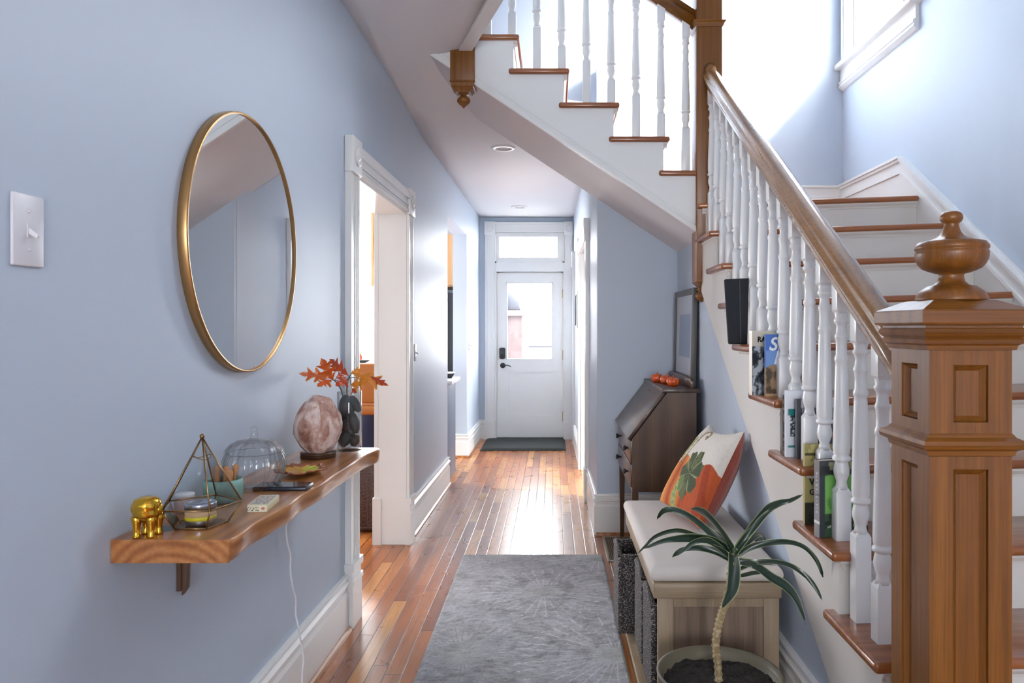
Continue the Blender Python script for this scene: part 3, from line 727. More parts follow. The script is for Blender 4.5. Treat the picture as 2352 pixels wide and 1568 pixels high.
# upper flight
for k in range(12, 18):
    x = XK(k); z = RISE*k
    xl = x-RUN-.06 if k < 17 else x-.5
    mb = MB(); mb.prism([(xl+.02, 4.172), (xl+.02, 5.205), (x, 5.205), (x, 4.128), (xl, 4.128), (xl, 4.172)], 'z', z-.030, z, .011, 3)
    obj('tread', mb, M['tread'], st)
    mb = MB(); mb.box(x-.05, x-.034, 4.17, 5.205, z-RISE-.005, z-.028); obj('riser', mb, M['riser'], st)
    mb = MB(); mb.prism([(4.170-a, z-.030+b) for a, b in cv], 'x', xl+.03, x-.012)
    mb.prism([(x-.034+a, z-.030+b) for a, b in cv], 'y', 4.16, 5.2); obj('cove_moulding', mb, M['riser'], st)
XE = -.72
poly = []
for k in range(12, 18):
    x = XK(k)-.034; poly += [(x, RISE*(k-1)-.03), (x, RISE*k-.03)]
poly = poly+[(XE, RISE*17-.03), (XE, ZB(XE)), (.86, ZB(.86)), (XK(12)-.034, 1.93)]
mb = MB(); mb.prism(poly, 'y', 4.150, 4.172)
obj('string_board', mb, M['white'], st)
mb = MB(); nx, nz_ = .663/math.hypot(1, .663), 1/math.hypot(1, .663)
mb.prism([(XE, ZB(XE)-.004), (.845, ZB(.845)-.004), (.845, ZB(.845)+.030), (XE, ZB(XE)+.030)], 'y', 4.138, 4.152, .003)
mb.prism([(XE, ZB(XE)+.048), (.80, ZB(.80)+.048), (.80, ZB(.80)+.056), (XE, ZB(XE)+.056)], 'y', 4.146, 4.152)
obj('string_moulding', mb, M['white'], st)
mb = MB(); low_ = [(XE, ZB(XE)), (.845, ZB(.845)), (.845, 1.98), (.86, 2.04)]
mb.prism([(XE, ZB(XE)), (.846, ZB(.846)), (.846, ZB(.846)+.07), (XE, ZB(XE)+.07)], 'y', 4.17, 5.02)
mb.prism([(XE, ZB(XE)+.10), (.846, ZB(.846)+.10), (.846, ZB(.846)+.14), (XE, ZB(XE)+.14)], 'y', 5.0, 5.30)
obj('soffit', mb, M['ceil'], st)

# ---- balusters
def baluster_mb(c, z, total, block, topblock, w=.044):
    mb = MB(); h = w/2; x, y = c
    t0 = z+block; t1 = z+total-topblock; L = t1-t0
    mb.box(x-h, x+h, y-h, y+h, z, t0-.008, .0015); mb.hexa([(x-h,y-h,t0-.008),(x+h,y-h,t0-.008),(x+h,y+h,t0-.008),(x-h,y+h,t0-.008),(x-h*.7,y-h*.7,t0+.004),(x+h*.7,y-h*.7,t0+.004),(x+h*.7,y+h*.7,t0+.004),(x-h*.7,y+h*.7,t0+.004)])
    mb.box(x-h, x+h, y-h, y+h, t1+.006, z+total+.02, .0015); mb.hexa([(x-h*.7,y-h*.7,t1-.004),(x+h*.7,y-h*.7,t1-.004),(x+h*.7,y+h*.7,t1-.004),(x-h*.7,y+h*.7,t1-.004),(x-h,y-h,t1+.006),(x+h,y-h,t1+.006),(x+h,y+h,t1+.006),(x-h,y+h,t1+.006)])
    P = [(.0200, 0), (.0165, .012), (.0150, .022), (.0175, .030), (.0225, .045), (.0235, .055), (.0215, .070), (.0190, .080), (.0190, .083), (.0262, .086), (.0268, .091), (.0262, .097), (.0215, .100), (.0240, .106), (.0248, .125), (.0240, .17)]
    Q = [(.0185, L-.165), (.0172, L-.152), (.0205, L-.147), (.0205, L-.138), (.0165, L-.128), (.0158, L-.100), (.0175, L-.082), (.0198, L-.078), (.0198, L-.070), (.0165, L-.064), (.0145, L-.045), (.0170, L-.034), (.0218, L-.030), (.0222, L-.022), (.0180, L-.016), (.0200, L-.004), (.0200, L)]
    mb.lathe([(r, t0+zz) for r, zz in P+Q], (x, y, 0), 18)
    return mb
RX = .875
def rail_bot(d): return 1.262+.6468*(d-1.830)
lr = thing('stair_railing', 'white turned balusters under the oak handrail of the lower flight', 'stair railing', (RX, 2.9, .57))
protoF = protoB = None
for j in range(16):
    y = 1.965+.140*j; k = 3+j//2; z = RISE*k
    tot = rail_bot(y)-z+.004; fr = j % 2 == 0
    obj('baluster', baluster_mb((RX, y), z, tot, .155 if fr else .250, .085), M['white'], lr)
RP = [(-.026, 0), (-.030, .010), (-.026, .020), (-.032, .030), (-.040, .040), (-.041, .056), (-.034, .066), (-.030, .074), (-.033, .086), (-.026, .104), (-.012, .113), (0, .116)]
RP = RP+[(-a, b) for a, b in RP[-2::-1]]
def rail(mb, pts, cx, axis):
    rings = []
    for d, z in pts:
        if axis == 'y': rings.append([mb.bm.verts.new((cx+a, d, z+b)) for a, b in RP])
        else: rings.append([mb.bm.verts.new((d, cx+a, z+b)) for a, b in RP])
    n = len(RP)
    for A, B in zip(rings, rings[1:]):
        for i in range(n): mb._f([A[i], A[(i+1) % n], B[(i+1) % n], B[i]], True)
    mb._f(rings[0]); mb._f(rings[-1][::-1])
mb = MB(); ds = [1.70+i*(4.06-1.70)/12 for i in range(13)]
rail(mb, [(d, rail_bot(d)) for d in ds]+[(4.09, rail_bot(4.09)+.006), (4.122, rail_bot(4.12)+.02)], RX, 'y')
obj('handrail', mb, M['rail'], lr)
ur = thing('stair_railing', 'white turned balusters of the upper flight crossing over the hall', 'stair railing', (.1, 4.19, 2.28))
def rail_up(x): return 3.083+.6776*(.80-x)
for j in range(0, 11):
    x = .751-.1402*j; k = 12 + (j+1)//2; z = RISE*k
    if k > 16: z = RISE*17 if x < XK(17)-.03 else RISE*16
    back = (j % 2 == 0)
    obj('baluster', baluster_mb((x, 4.19), z, rail_up(x)-z+.004, .25 if back else .14, .085), M['white'], ur)
mb = MB(); rail(mb, [(.802, rail_up(.802)), (.4, rail_up(.4)), (0, rail_up(0)), (-.45, rail_up(-.45))], 4.19, 'x')
obj('handrail', mb, M['oakx'], ur)

# ---- newel posts
def ring_box(mb, cx, cy, h, z, prof, bev=0):      # square moulding: prof = (out, z) pairs around a square post of half width h
    rg = []
    for o_, zz in prof:
        q = h+o_; rg.append([mb.bm.verts.new((cx+a*q, cy+b*q, z+zz)) for a, b in ((-1,-1),(1,-1),(1,1),(-1,1))])
    for A, B in zip(rg, rg[1:]):
        for i in range(4): mb._f([A[i], A[(i+1) % 4], B[(i+1) % 4], B[i]])
    mb._f(rg[0][::-1]); mb._f(rg[-1])
NX, NY, NH = .8725, 1.632, .0865
nw = thing('newel_post', 'large square oak newel post with panels and turned finial in the foreground', 'newel post', (NX, NY, 0))
mb = MB()
def panelled(mb, cx, cy, h, z0, z1, panels, depth=.013, mar=.050):
    mb.box(cx-h+depth, cx+h-depth, cy-h+depth, cy+h-depth, z0, z1)
    zs = [z0]+[v for p in panels for v in p]+[z1]
    def face(u0, u1, za, zb, t0, t1):
        for s_ in (-1, 1):
            a, b = sorted((s_*(h-t0), s_*(h-t1)))
            mb.box(cx+u0, cx+u1, cy+a, cy+b, za, zb); mb.box(cx+a, cx+b, cy+u0, cy+u1, za, zb)
    m = mar
    mb_ = mb
    for s_ in (-1, 1):                             # corner stiles
        for q_ in (-1, 1):
            xa, xb = sorted((cx+s_*h, cx+s_*(h-m))); ya, yb = sorted((cy+q_*h, cy+q_*(h-m))); mb.box(xa, xb, ya, yb, z0, z1)
    for i in range(0, len(zs), 2): face(-h+m, h-m, zs[i], zs[i+1], 0, depth)
    for za, zb in panels:                          # raised bead frame inside each panel
        b = .013; R0 = (-h+m, h-m, za, zb); R1 = (-h+m+b, h-m-b, za+b, zb-b)
        for s_ in (-1, 1):
            for ax in (0, 1):
                def P(u, z_, d_):
                    q = s_*(h-d_); return (cx+u, cy+q, z_) if ax == 0 else (cx+q, cy+u, z_)
                for (A, B) in (((0, 2), (0, 3)), ((0, 3), (1, 3)), ((1, 3), (1, 2)), ((1, 2), (0, 2))):
                    for (ra, da, rb, db) in ((R0, .006, tuple(x+(y-x)*.3 for x, y in zip(R0, R1)), .002), (tuple(x+(y-x)*.3 for x, y in zip(R0, R1)), .002, R1, depth+.0005)):
                        mb._f([mb.bm.verts.new(P(r[i], r[j], d)) for r, d, (i, j) in ((ra, da, A), (ra, da, B), (rb, db, B), (rb, db, A))])
ppmf = FPX/(NY-NH)
def nz(py): return EYE-(py-VY)/ppmf
panelled(mb, NX, NY, NH, 0, nz(795), [(.42, nz(1078)), (nz(970), nz(838))])
obj('post_shaft', mb, M['newel'], nw)
mb = MB(); ring_box(mb, NX, NY, NH, nz(1035), [(0, -.012), (.004, -.010), (.006, 0), (.018, .006), (.021, .014), (.018, .022), (.006, .028), (.002, .034), (0, .036)])
obj('band_moulding', mb, M['oakx'], nw)
mb = MB(); zc = nz(800)
ring_box(mb, NX, NY, NH, zc, [(0, -.004), (.006, -.003), (.008, .006), (.014, .010), (.016, .018), (.012, .022), (.018, .027), (.022, .034), (.018, .042), (.014, .043), (.014, .048), (.026, .050), (.028, .054), (.028, .078), (.026, .081), (-.020, .102), (-.025, .103)])
obj('cap', mb, M['oakx'], nw)
ztop = zc+.1025
FIN = [(218, 665), (219, 655), (215, 640), (204, 615), (190, 600), (170, 585), (158, 578), (150, 570), (110, 560), (85, 540), (76, 515), (74, 500), (78, 488), (110, 480), (150, 465), (180, 450), (205, 420), (217, 390), (221, 360), (222, 345), (214, 338), (215, 332), (223, 322), (223, 305), (214, 295), (205, 280), (150, 268), (100, 250), (72, 232), (58, 210), (49, 185), (44, 160), (48, 152), (60, 143), (68, 128), (70, 112), (66, 95), (52, 80), (30, 73), (0, 71)]
mb = MB(); mb.lathe([(r/3275*1.09, ztop+(665-y_)/3275*1.09) for r, y_ in FIN], (NX+.006, NY, 0), 48)
obj('finial', mb, M['newel'], nw)

# hanging newel at the turn
HX, HY, HH = .8715, 4.1915, .0715
hn = thing('newel_post', 'tall square oak newel post hanging at the turn of the stairs with turned drop', 'newel post', (HX, HY, 1.556))
mb = MB(); mb.box(HX-HH, HX+HH, HY-HH, HY+HH, 1.655, 3.55, .003); obj('post_shaft', mb, M['newel'], hn)
mb = MB(); ring_box(mb, HX, HY, HH, 3.105, [(0, -.03), (.003, -.028), (.012, -.008), (.018, -.002), (.018, .004), (.0, .006)]); obj('band_moulding', mb, M['oakx'], hn)
mb = MB(); ring_box(mb, HX, HY, HH, 3.55, [(0, 0), (.012, .004), (.02, .02), (.024, .03), (.024, .05), (-.02, .07)]); obj('cap', mb, M['oakx'], hn)
mb = MB(); ring_box(mb, HX, HY, HH, 1.655, [(-.030, -.030), (-.028, -.028), (-.006, -.004), (0, .001)])
DROP = [(0, -.112), (.008, -.108), (.018, -.100), (.032, -.088), (.036, -.078), (.033, -.066), (.020, -.056), (.014, -.052), (.020, -.048), (.029, -.043), (.027, -.037), (.018, -.034), (.034, -.028)]
mb.lathe([(r, 1.655+z_) for r, z_ in DROP], (.838, HY-.02, 0), 24); obj('drop_finial', mb, M['newel'], hn)
# pendant newel under the upper floor
GX, GY, GH = -.505, 4.19, .068
pn = thing('newel_post', 'short dark oak newel end with turned drop hanging below the ceiling edge', 'newel post', (GX, GY, 2.64))
mb = MB(); mb.box(GX-GH, GX+GH, GY-GH, GY+GH, 2.775, 2.975, .003); mb.box(GX-GH, GX+GH, GY-GH, GY+GH, 2.975, 4.2); obj('post_shaft', mb, M['newel'], pn)
mb = MB(); ring_box(mb, GX, GY, GH, 2.775, [(-.026, -.052), (-.022, -.045), (-.010, -.030), (-.004, -.026), (-.003, -.006), (.002, -.003), (.002, .004), (0, .006)])
DR2 = [(0, -.135), (.006, -.130), (.012, -.122), (.026, -.112), (.036, -.100), (.038, -.090), (.034, -.080), (.022, -.070), (.015, -.064), (.018, -.060), (.030, -.055), (.036, -.049), (.034, -.040)]
mb.lathe([(r, 2.775+z_) for r, z_ in DR2], (GX, GY, 0), 24); obj('drop_finial', mb, M['newel'], pn)

# ================================================================== LEFT WALL
def ppx(ppm): return FPX/ppm
# ---- switch plates
def switch_plate(y, z, wy, h, label, gangs=1):
    t = thing('light_switch', label, 'light switch', (WL(y), y, z-h/2))
    mb = MB(); a = WL(y)
    wbox(mb, 0, .007, y-wy/2, y+wy/2, z-h/2, z+h/2, .003)
    obj('plate', mb, M['switch'], t)
    for g in range(gangs):
        yy = y+(g-(gangs-1)/2)*.046
        mb = MB(); wbox(mb, .006, .009, yy-.006, yy+.006, z-.013, z+.013); x = WL(yy)
        mb.hexa([(x+.007,yy-.004,z-.006),(x+.024,yy-.004,z-.016),(x+.024,yy+.004,z-.016),(x+.007,yy+.004,z-.006),(x+.007,yy-.004,z+.006),(x+.026,yy-.004,z-.008),(x+.026,yy+.004,z-.008),(x+.007,yy+.004,z+.006)], .001)
        obj('toggle', mb, M['switch'], t)
        for dz in (-.036, .036):
            mb = MB(); mb.lathe([(.0035, 0), (.003, .0015), (0, .002)], (x+.007, yy, z+dz), 10, Matrix.Rotation(PI/2, 3, 'Y')); obj('screw', mb, M['switch'], t)
    return t
switch_plate(1.386, 1.586, .082, .135, 'large white toggle switch plate on the near left wall beside the mirror')
switch_plate(5.12, 1.228, .075, .118, 'white switch plate just past the cased doorway on the left wall')
switch_plate(8.22, 1.205, .115, .118, 'white double switch plate on the left wall near the front door', 2)

# ---- mirror
MY, MZ, MR = 2.335, 1.666, .402
t = thing('round_mirror', 'large round wall mirror in a thin brushed gold frame', 'mirror', (WL(MY), MY, MZ-MR))
Mx = Matrix.Rotation(PI/2, 3, 'Y') 
Mx = Matrix.Rotation(-math.atan(.0086), 3, 'Z') @ Mx
mb = MB(); mb.lathe([(MR, .001), (MR+.001, .003), (MR+.001, .026), (MR-.001, .028), (MR-.006, .028), (MR-.007, .020), (MR-.012, .018)], (WL(MY), MY, MZ), 128, Mx, closed=False)
obj('frame', mb, M['goldframe'], t)
mb = MB(); mb.lathe([(MR-.006, .004), (MR-.006, .021), (0, .021)], (WL(MY), MY, MZ), 128, Mx)
mg = obj('mirror_glass', mb, M['mirror'], t)
for p in mg.data.polygons: p.use_smooth = False

# ---- floating live edge shelf
SZ = .932; ST = .052
front = [(1.647, -.722), (1.70, -.717), (1.79, -.722), (1.895, -.713), (1.98, -.706), (2.083, -.711), (2.22, -.700), (2.364, -.703), (2.52, -.699), (2.663, -.700), (2.78, -.690), (2.87, -.676), (2.905, -.690)]
fp = smooth_path([(x, y, 0) for y, x in front], 5)
mb = MB(); n = len(fp)
prof = [(0.0, 0), (.0022, -.0025), (.003, -.008), (.0015, -.022), (.0, -.036), (-.002, -.046), (-.006, -.052)]
rings = []
for i, p in enumerate(fp):
    w_ = .0015*math.sin(i*.6)
    wl = WL(p.y)+.0015
    near = i < 2
    r = [mb.bm.verts.new((wl, p.y, SZ-ST)), mb.bm.verts.new((wl, p.y, SZ))]
    r += [mb.bm.verts.new((p.x+w_*(-b/.05)+a*(1 if not near else .3), p.y, SZ+b)) for a, b in prof]
    rings.append(r)
for A, B in zip(rings, rings[1:]):
    for i in range(len(A)): mb._f([A[i], A[(i+1) % len(A)], B[(i+1) % len(A)], B[i]], 3 <= i < len(A)-2)
mb._f(rings[0]); mb._f(rings[-1][::-1])
DARK_OVAL_W = (-.912, 1.735)
SHO = (-.83, 2.27, SZ-ST)
KNOT = (DARK_OVAL_W[0]-SHO[0], DARK_OVAL_W[1]-SHO[1]); M['shelf'] = shelf_mat()
sh = thing('wall_shelf', 'thick live edge wooden shelf on the left wall below the round mirror', 'shelf', SHO)
obj('board', mb, M['shelf'], sh)
mb = MB(); x = WL(1.95)
wbox(mb, .001, .012, 1.93, 1.965, .715, .88, .002)
cv = [(x+.012-.002, .74)]+[(x+.012+.10*(1-math.cos(a)), .745+.128*math.sin(a)) for a in [i*PI/2/8 for i in range(9)]]
cv = [(x+.010, .735), (x+.014, .77), (x+.022, .80), (x+.04, .835), (x+.075, .862), (x+.13, .880), (x+.010, .880), ]
cv2 = [(x+.010, .70), (x+.024, .72), (x+.026, .775), (x+.036, .815), (x+.06, .85), (x+.12, .868), (x+.12, .880), (x+.010, .880)]
mb.prism(cv2, 'y', 1.938, 1.957, .002); obj('bracket', mb, M['ironwood'], sh)

def put(px, py):          # point on the shelf top under that pixel
    D = (EYE-SZ)*FPX/(py-VY); return Vector(((px-VX)*D/FPX, D, SZ))

# gold figurine
c = Vector((-.918, 1.676, SZ)); g0 = thing('figurine', 'shiny gold four-legged figurine at the near end of the shelf', 'figurine', c)
mb = MB()
mb.ell(c+Vector((0, .0, .062)), (.029, .032, .029), 28, 18, fn=lambda q: q*(1+.05*math.sin(6*q.z)+.04*math.cos(5*math.atan2(q.y, q.x))))
mb.lathe([(.027, -.012), (.030, -.004), (.028, .002), (.030, .008), (.0305, .016), (.026, .026), (.015, .031), (0, .032)], c+Vector((.003, -.008, .060)), 28)
for sx_, sy_ in ((-.016, -.016), (.016, -.014), (-.014, .018), (.016, .018)):
    mb.lathe([(.0085, 0), (.0095, .004), (.007, .010), (.0075, .022), (.010, .034), (.012, .046), (.008, .052)], c+Vector((sx_, sy_, 0)), 14)
mb.ell(c+Vector((-.024, -.012, .066)), (.006, .010, .014), 12, 8); mb.ell(c+Vector((.030, -.004, .062)), (.006, .010, .014), 12, 8)
mb.tube(smooth_path([c+Vector((0, .028, .072)), c+Vector((.004, .036, .078)), c+Vector((.002, .038, .068))]), .0025)
obj('body', mb, M['gold'], g0)

# glass terrarium
TC = Vector((-.846, 1.775, SZ)); tr = thing('terrarium', 'geometric glass terrarium with thin brass edges and a tall open point', 'terrarium', TC)
an = [math.radians(a) for a in (-124, -52, 20, 92, 164)]
bot = [TC+Vector((.062*math.cos(a), .062*math.sin(a), .003)) for a in an]
rim = [TC+Vector((.092*math.cos(a), .092*math.sin(a), .050)) for a in an]; apex = TC+Vector((0, .01, .208))
mb = MB()
def seg(a, b, r=.0022): mb.tube([a, b], r, 6)
for i in range(5):
    j = (i+1) % 5; seg(bot[i], bot[j]); seg(rim[i], rim[j]); seg(bot[i], rim[i])
for i in (0, 1, 2, 3, 4): seg(rim[i], apex, .0020)
mb.ell(apex+Vector((0, 0, .002)), (.006, .006, .006), 10, 6)
mb.tube([apex+Vector((.02*math.cos(a), .02*math.sin(a), -.048+.004*math.sin(2*a))) for a in [i*2*PI/20 for i in range(21)]], .0012, 6)
obj('wire_frame', mb, M['bronze'], tr)
mb = MB()
for i in range(5):
    j = (i+1) % 5; mb._f([mb.bm.verts.new(p) for p in (bot[i], bot[j], rim[j], rim[i])])
mb._f([mb.bm.verts.new(p) for p in bot])
for i in (2, 3):
    j = (i+1) % 5; mb._f([mb.bm.verts.new(p) for p in (rim[i], rim[j], apex)])
o = obj('glass_panel', mb, M['jar'], tr); s = o.modifiers.new('t', 'SOLIDIFY'); s.thickness = .0015

# candle tin in the terrarium
c = TC+Vector((.004, -.006, .006)); ct = thing('candle_tin', 'silver candle tin with kraft and yellow label inside the terrarium', 'candle', c)
obj('tin', MB().lathe([(.033, 0), (.034, .002), (.034, .038), (.0, .038)], c, 32), M['tin'], ct)
obj('lid', MB().lathe([(.0355, .036), (.0355, .048), (.034, .050), (.030, .049), (.029, .046), (0, .046)], c, 32), M['tin'], ct)
obj('label', MB().lathe([(.0343, .010), (.0346, .010), (.0346, .034), (.0343, .034)], c, 32, closed=False), M['kraft'], ct)
obj('label_band', MB().lathe([(.0347, .011), (.0349, .011), (.0349, .019), (.0347, .019)], c, 32, closed=False), M['yellow'], ct)
# small jar
c = Vector((-.945, 1.90, SZ)); sj = thing('small_jar', 'small rose glass jar with white lid against the wall behind the terrarium', 'jar', c)
obj('jar_body', MB().lathe([(.022, 0), (.025, .004), (.025, .030), (.021, .035), (.021, .037)], c, 24), M['pink'], sj)
obj('lid', MB().lathe([(.023, .034), (.0235, .045), (.022, .047), (0, .047)], c, 24), M['whitelid'], sj)
# teal bowl + sticks
c = Vector((-.895, 2.01, SZ)); tb = thing('bowl', 'teal ceramic bowl holding wooden sticks behind the terrarium', 'bowl', c)
obj('bowl_body', MB().lathe([(.036, 0), (.044, .004), (.050, .022), (.051, .045), (.049, .061), (.0465, .062), (.046, .052), (.045, .02), (.030, .010), (0, .010)], c, 36), M['teal'], tb)
for i, (dx, dy, tx, ty, h) in enumerate(((-.012, -.01, -.05, 0, .098), (.004, .0, .1, .1, .094), (.016, -.012, .25, -.1, .088), (.010, .014, .4, .2, .096))):
    b = c+Vector((dx, dy, .012)); e = b+Vector((tx*h*.4, ty*h*.4, h-.012))
    mb = MB(); mb.tube([b, b.lerp(e, .5), b.lerp(e, .9), e], [.005, .0085, .009, .006], 6)
    tag(obj('wooden_stick', mb, M['stick']), 'rough brown wooden stick in the teal bowl, '+('farthest left', 'second from the left', 'second from the right', 'farthest right')[i], 'wooden stick', 'wooden sticks in the teal bowl')
# glass pumpkin jar
c = Vector((-.872, 2.16, SZ)); gj = thing('glass_jar', 'clear ribbed glass jar shaped like a pumpkin with a stem handle', 'glass jar', c)
def pump(mb, prof, c, n=12, seg=144, depth=.11):
    rg = []
    for r, z in prof:
        if r < 1e-5: rg.append([mb.bm.verts.new(c+Vector((0, 0, z)))]); continue
        rr = []
        for i in range(seg):
            a = 2*PI*i/seg; q = r*(1-depth*(1-abs(math.cos(n*a/2)))**1.5*min(1, r/.05)); rr.append(mb.bm.verts.new(c+Vector((q*math.cos(a), q*math.sin(a), z))))
        rg.append(rr)
    for A, B in zip(rg, rg[1:]):
        for i in range(seg):
            j = (i+1) % seg
            if len(A) == 1: mb._f([A[0], B[j], B[i]], True)
            elif len(B) == 1: mb._f([A[i], A[j], B[0]], True)
            else: mb._f([A[i], A[j], B[j], B[i]], True)
mb = MB(); pump(mb, [(0, .003), (.045, .002), (.060, .004), (.076, .018), (.087, .042), (.091, .066), (.088, .090), (.081, .106), (.078, .109), (.076, .106), (.083, .088), (.087, .066), (.083, .042), (.072, .020), (.055, .009), (0, .008)], c)
obj('jar_body', mb, M['jar'], gj)
mb = MB(); pump(mb, [(.083, .110), (.080, .118), (.068, .132), (.048, .142), (.026, .144), (.014, .146), (.010, .152), (.009, .172), (.011, .180), (.008, .182), (0, .182)], c)
pump(mb, [(.079, .110), (.076, .116), (.064, .129), (.046, .138), (.02, .140), (0, .141)], c)
obj('lid', mb, M['jar'], gj)
# matchbox
def matcol(u, v):
    if v < .08 or v > .93 or u < .04 or u > .96: return srgb(228, 222, 190)
    n_ = noise.noise(Vector((u*9, v*22, 3)))
    return srgb(210, 206, 190) if n_ > 0 else (srgb(110, 116, 112) if n_ > -.25 else srgb(196, 130, 100))
c = Vector((-.762, 1.95, SZ)); mbx = thing('matchbox', 'small pale printed matchbox lying flat beside the terrarium', 'box', c)
rotm = .10
def RB(q, rot=rotm, cc=c):
    return cc+Vector((q[0]*math.cos(rot)-q[1]*math.sin(rot), q[0]*math.sin(rot)+q[1]*math.cos(rot), q[2]))
mb = MB(); mb.rbox(c, .050, .115, SZ, SZ+.018, rotm, .001); obj('box_body', mb, M['kraft'], mbx) if False else obj('box_body', mb, plain('pale_card', srgb(222, 214, 176), .6), mbx)
mb = MB()
mb.grid(30, 60, lambda u, v: RB(((u-.5)*.049, (v-.5)*.114, .0184)), False, matcol)
mb.grid(40, 12, lambda u, v: RB(((u-.5)*.048, -.0579, .001+v*.016)), False, lambda u, v: srgb(60, 70, 66) if (.15 < v < .8 and noise.noise(Vector((u*26, v*3, 0))) > .12 and u < .6) else (srgb(210, 120, 90) if (u-.8)**2+(v-.5)**2*.3 < .012 else srgb(226, 220, 196)))
obj('printed_label', mb, M['cover'], mbx)
# phone
c = Vector((-.79, 2.17, SZ)); ph = thing('phone', 'black smartphone in a case lying flat beside the glass pumpkin jar', 'phone', c)
mb = MB(); mb.rbox((c.x, c.y), .155, .074, SZ, SZ+.011, .03, .004); obj('case', mb, plain('dark_phone_case', srgb(44, 50, 66), .3), ph)
mb = MB(); mb.rbox((c.x, c.y), .148, .068, SZ+.0108, SZ+.0122, .03); obj('screen', mb, plain('phone_screen', (.01, .012, .015, 1), .05), ph)
# leaf dish
c = Vector((-.812, 2.385, SZ)); mb = MB()
def leafr(a): return 1+.13*math.cos(5*a+.4)+.06*math.cos(11*a)+.05*math.sin(17*a)
def lf(u, v):
    a = u*2*PI; r = v*leafr(a)
    return c+Vector((.072*r*math.cos(a), .088*r*math.sin(a), .004+.012*v**3))
def lcol(u, v):
    a = u*2*PI; n_ = noise.noise(Vector((math.cos(a)*3, math.sin(a)*3, v*3)))
    if v > .78+.18*n_: return srgb(146, 74, 30)
    if math.cos(a-.2)*v > .05+.2*n_: return srgb(196, 192, 60)
    return srgb(206, 150, 22) if v < .85 else srgb(166, 60, 24)
mb.grid(120, 24, lf, True, lcol); o = obj('leaf_dish', mb, M['dish']); s = o.modifiers.new('t', 'SOLIDIFY'); s.thickness = .004; s.offset = -1
tag(o, 'flat leaf shaped dish glazed yellow, green and rust behind the phone', 'dish')
# salt lamp
c = Vector((-.852, 2.69, SZ)); sl_ = thing('salt_lamp', 'pink egg shaped salt lamp on a round wooden base', 'lamp', c)
mb = MB(); mb.lathe([(.060, 0), (.064, .003), (.062, .012), (.064, .016), (.064, .020), (0, .020)], c, 40); obj('lamp_base', mb, plain('dark_wood_base', srgb(70, 48, 34), .35), sl_)
mb = MB(); st_ = None
def rock(q):
    n_ = noise.fractal(q*1.8, 1.0, 2.0, 4)
    zc_ = q.z
    f = 1-.20*max(0, zc_)-.02*max(0, -zc_)
    return Vector((q.x*f, q.y*f, q.z))*(1+.07*n_)
mb.ell(c+Vector((0, 0, .018+.100)), (.086, .086, .108), 72, 48, fn=rock)
for v in mb.bm.verts:
    if v.co.z < c.z+.019: v.co.z = c.z+.019
obj('salt_rock', mb, M['salt'], sl_)
# vase with stones and oak leaves
c = Vector((-.782, 2.845, SZ)); VR = .0465
vs = thing('glass_vase', 'tall clear cylinder vase filled with dark pebbles at the far end of the shelf', 'vase', c)
mb = MB(); mb.lathe([(VR-.002, 0), (VR, .003), (VR, .224), (VR-.001, .226), (VR-.003, .225), (VR-.0035, .016), (0, .015)], c, 48); obj('vase_body', mb, M['vase'], vs)
peb = [((-.016, -.012, .044), (.024, .024, .030), .2), ((.020, .006, .036), (.018, .022, .024), .5), ((-.004, .022, .07), (.022, .016, .026), 0), ((-.018, -.010, .098), (.022, .022, .028), .1), ((.020, -.006, .105), (.020, .020, .042), -.2), ((-.014, .014, .128), (.022, .020, .022), .6), ((-.014, -.008, .170), (.025, .024, .046), .15), ((.022, .0, .178), (.017, .022, .036), -.5), ((.004, .022, .165), (.018, .018, .030), .3)]
for i, (p, r, tl) in enumerate(peb):
    mb = MB(); mb.ell(c+Vector(p), r, 24, 16, Matrix.Rotation(tl, 3, 'Y'), fn=lambda q, i=i: q*(1+.05*noise.noise(q*1.5+Vector((i*3, 0, 0)))))
    tag(obj('pebble', mb, M['stone']), 'smooth dark grey pebble in the clear vase, '+('bottom left', 'bottom right', 'low at the back', 'second from the bottom on the left', 'long upright one on the right', 'middle of the back', 'tall one at the top left', 'top right', 'top of the back')[i], 'pebble', 'dark pebbles in the glass vase')
def oak_leaf(mb, base, d, up, L, W_, cols, bend=.15, seed=0):
    rr = random.Random(seed); d = d.normalized(); s_ = d.cross(up).normalized(); up = s_.cross(d).normalized()
    prof = [(0, .03), (.08, .10), (.16, .34), (.20, .40), (.24, .14), (.32, .20), (.40, .62), (.45, .66), (.50, .20), (.58, .26), (.66, .60), (.70, .56), (.74, .18), (.82, .24), (.88, .18), (1.0, .01)]
    lay = mb.bm.verts.layers.float_color.get('Col') or mb.bm.verts.layers.float_color.new('Col')
    rows_ = []; 
    for i, (t_, h) in enumerate(prof):
        jit = 1+rr.uniform(-.15, .15); fw = .10 if h > .3 else 0
        cpt = base+d*L*t_+up*bend*L*(t_-t_*t_*1.6)
        row = []
        for q in (-1, -.5, 0, .5, 1):
            p = cpt+s_*q*h*W_*jit+d*abs(q)*fw*L+up*(abs(q)**1.5)*h*W_*.25*math.sin(seed+i)
            v = mb.bm.verts.new(p); cc = cols[0] if abs(q) < .6 else cols[1]; m_ = rr.uniform(.85, 1.1); v[lay] = (cc[0]*m_, cc[1]*m_, cc[2]*m_, 1); row.append(v)
        rows_.append(row)
    for A, B in zip(rows_, rows_[1:]):
        for i in range(4): mb._f([A[i], A[i+1], B[i+1], B[i]], True)
def V(px, py, D=2.84): return at(px, py, D)
LC = {'o': (srgb(204, 88, 26), srgb(200, 104, 30)), 'r': (srgb(190, 70, 24), srgb(178, 60, 26)), 'y': (srgb(220, 134, 36), srgb(224, 150, 60)), 'b': (srgb(198, 92, 30), srgb(214, 130, 44))}
toC = Vector((0, -1, .25))
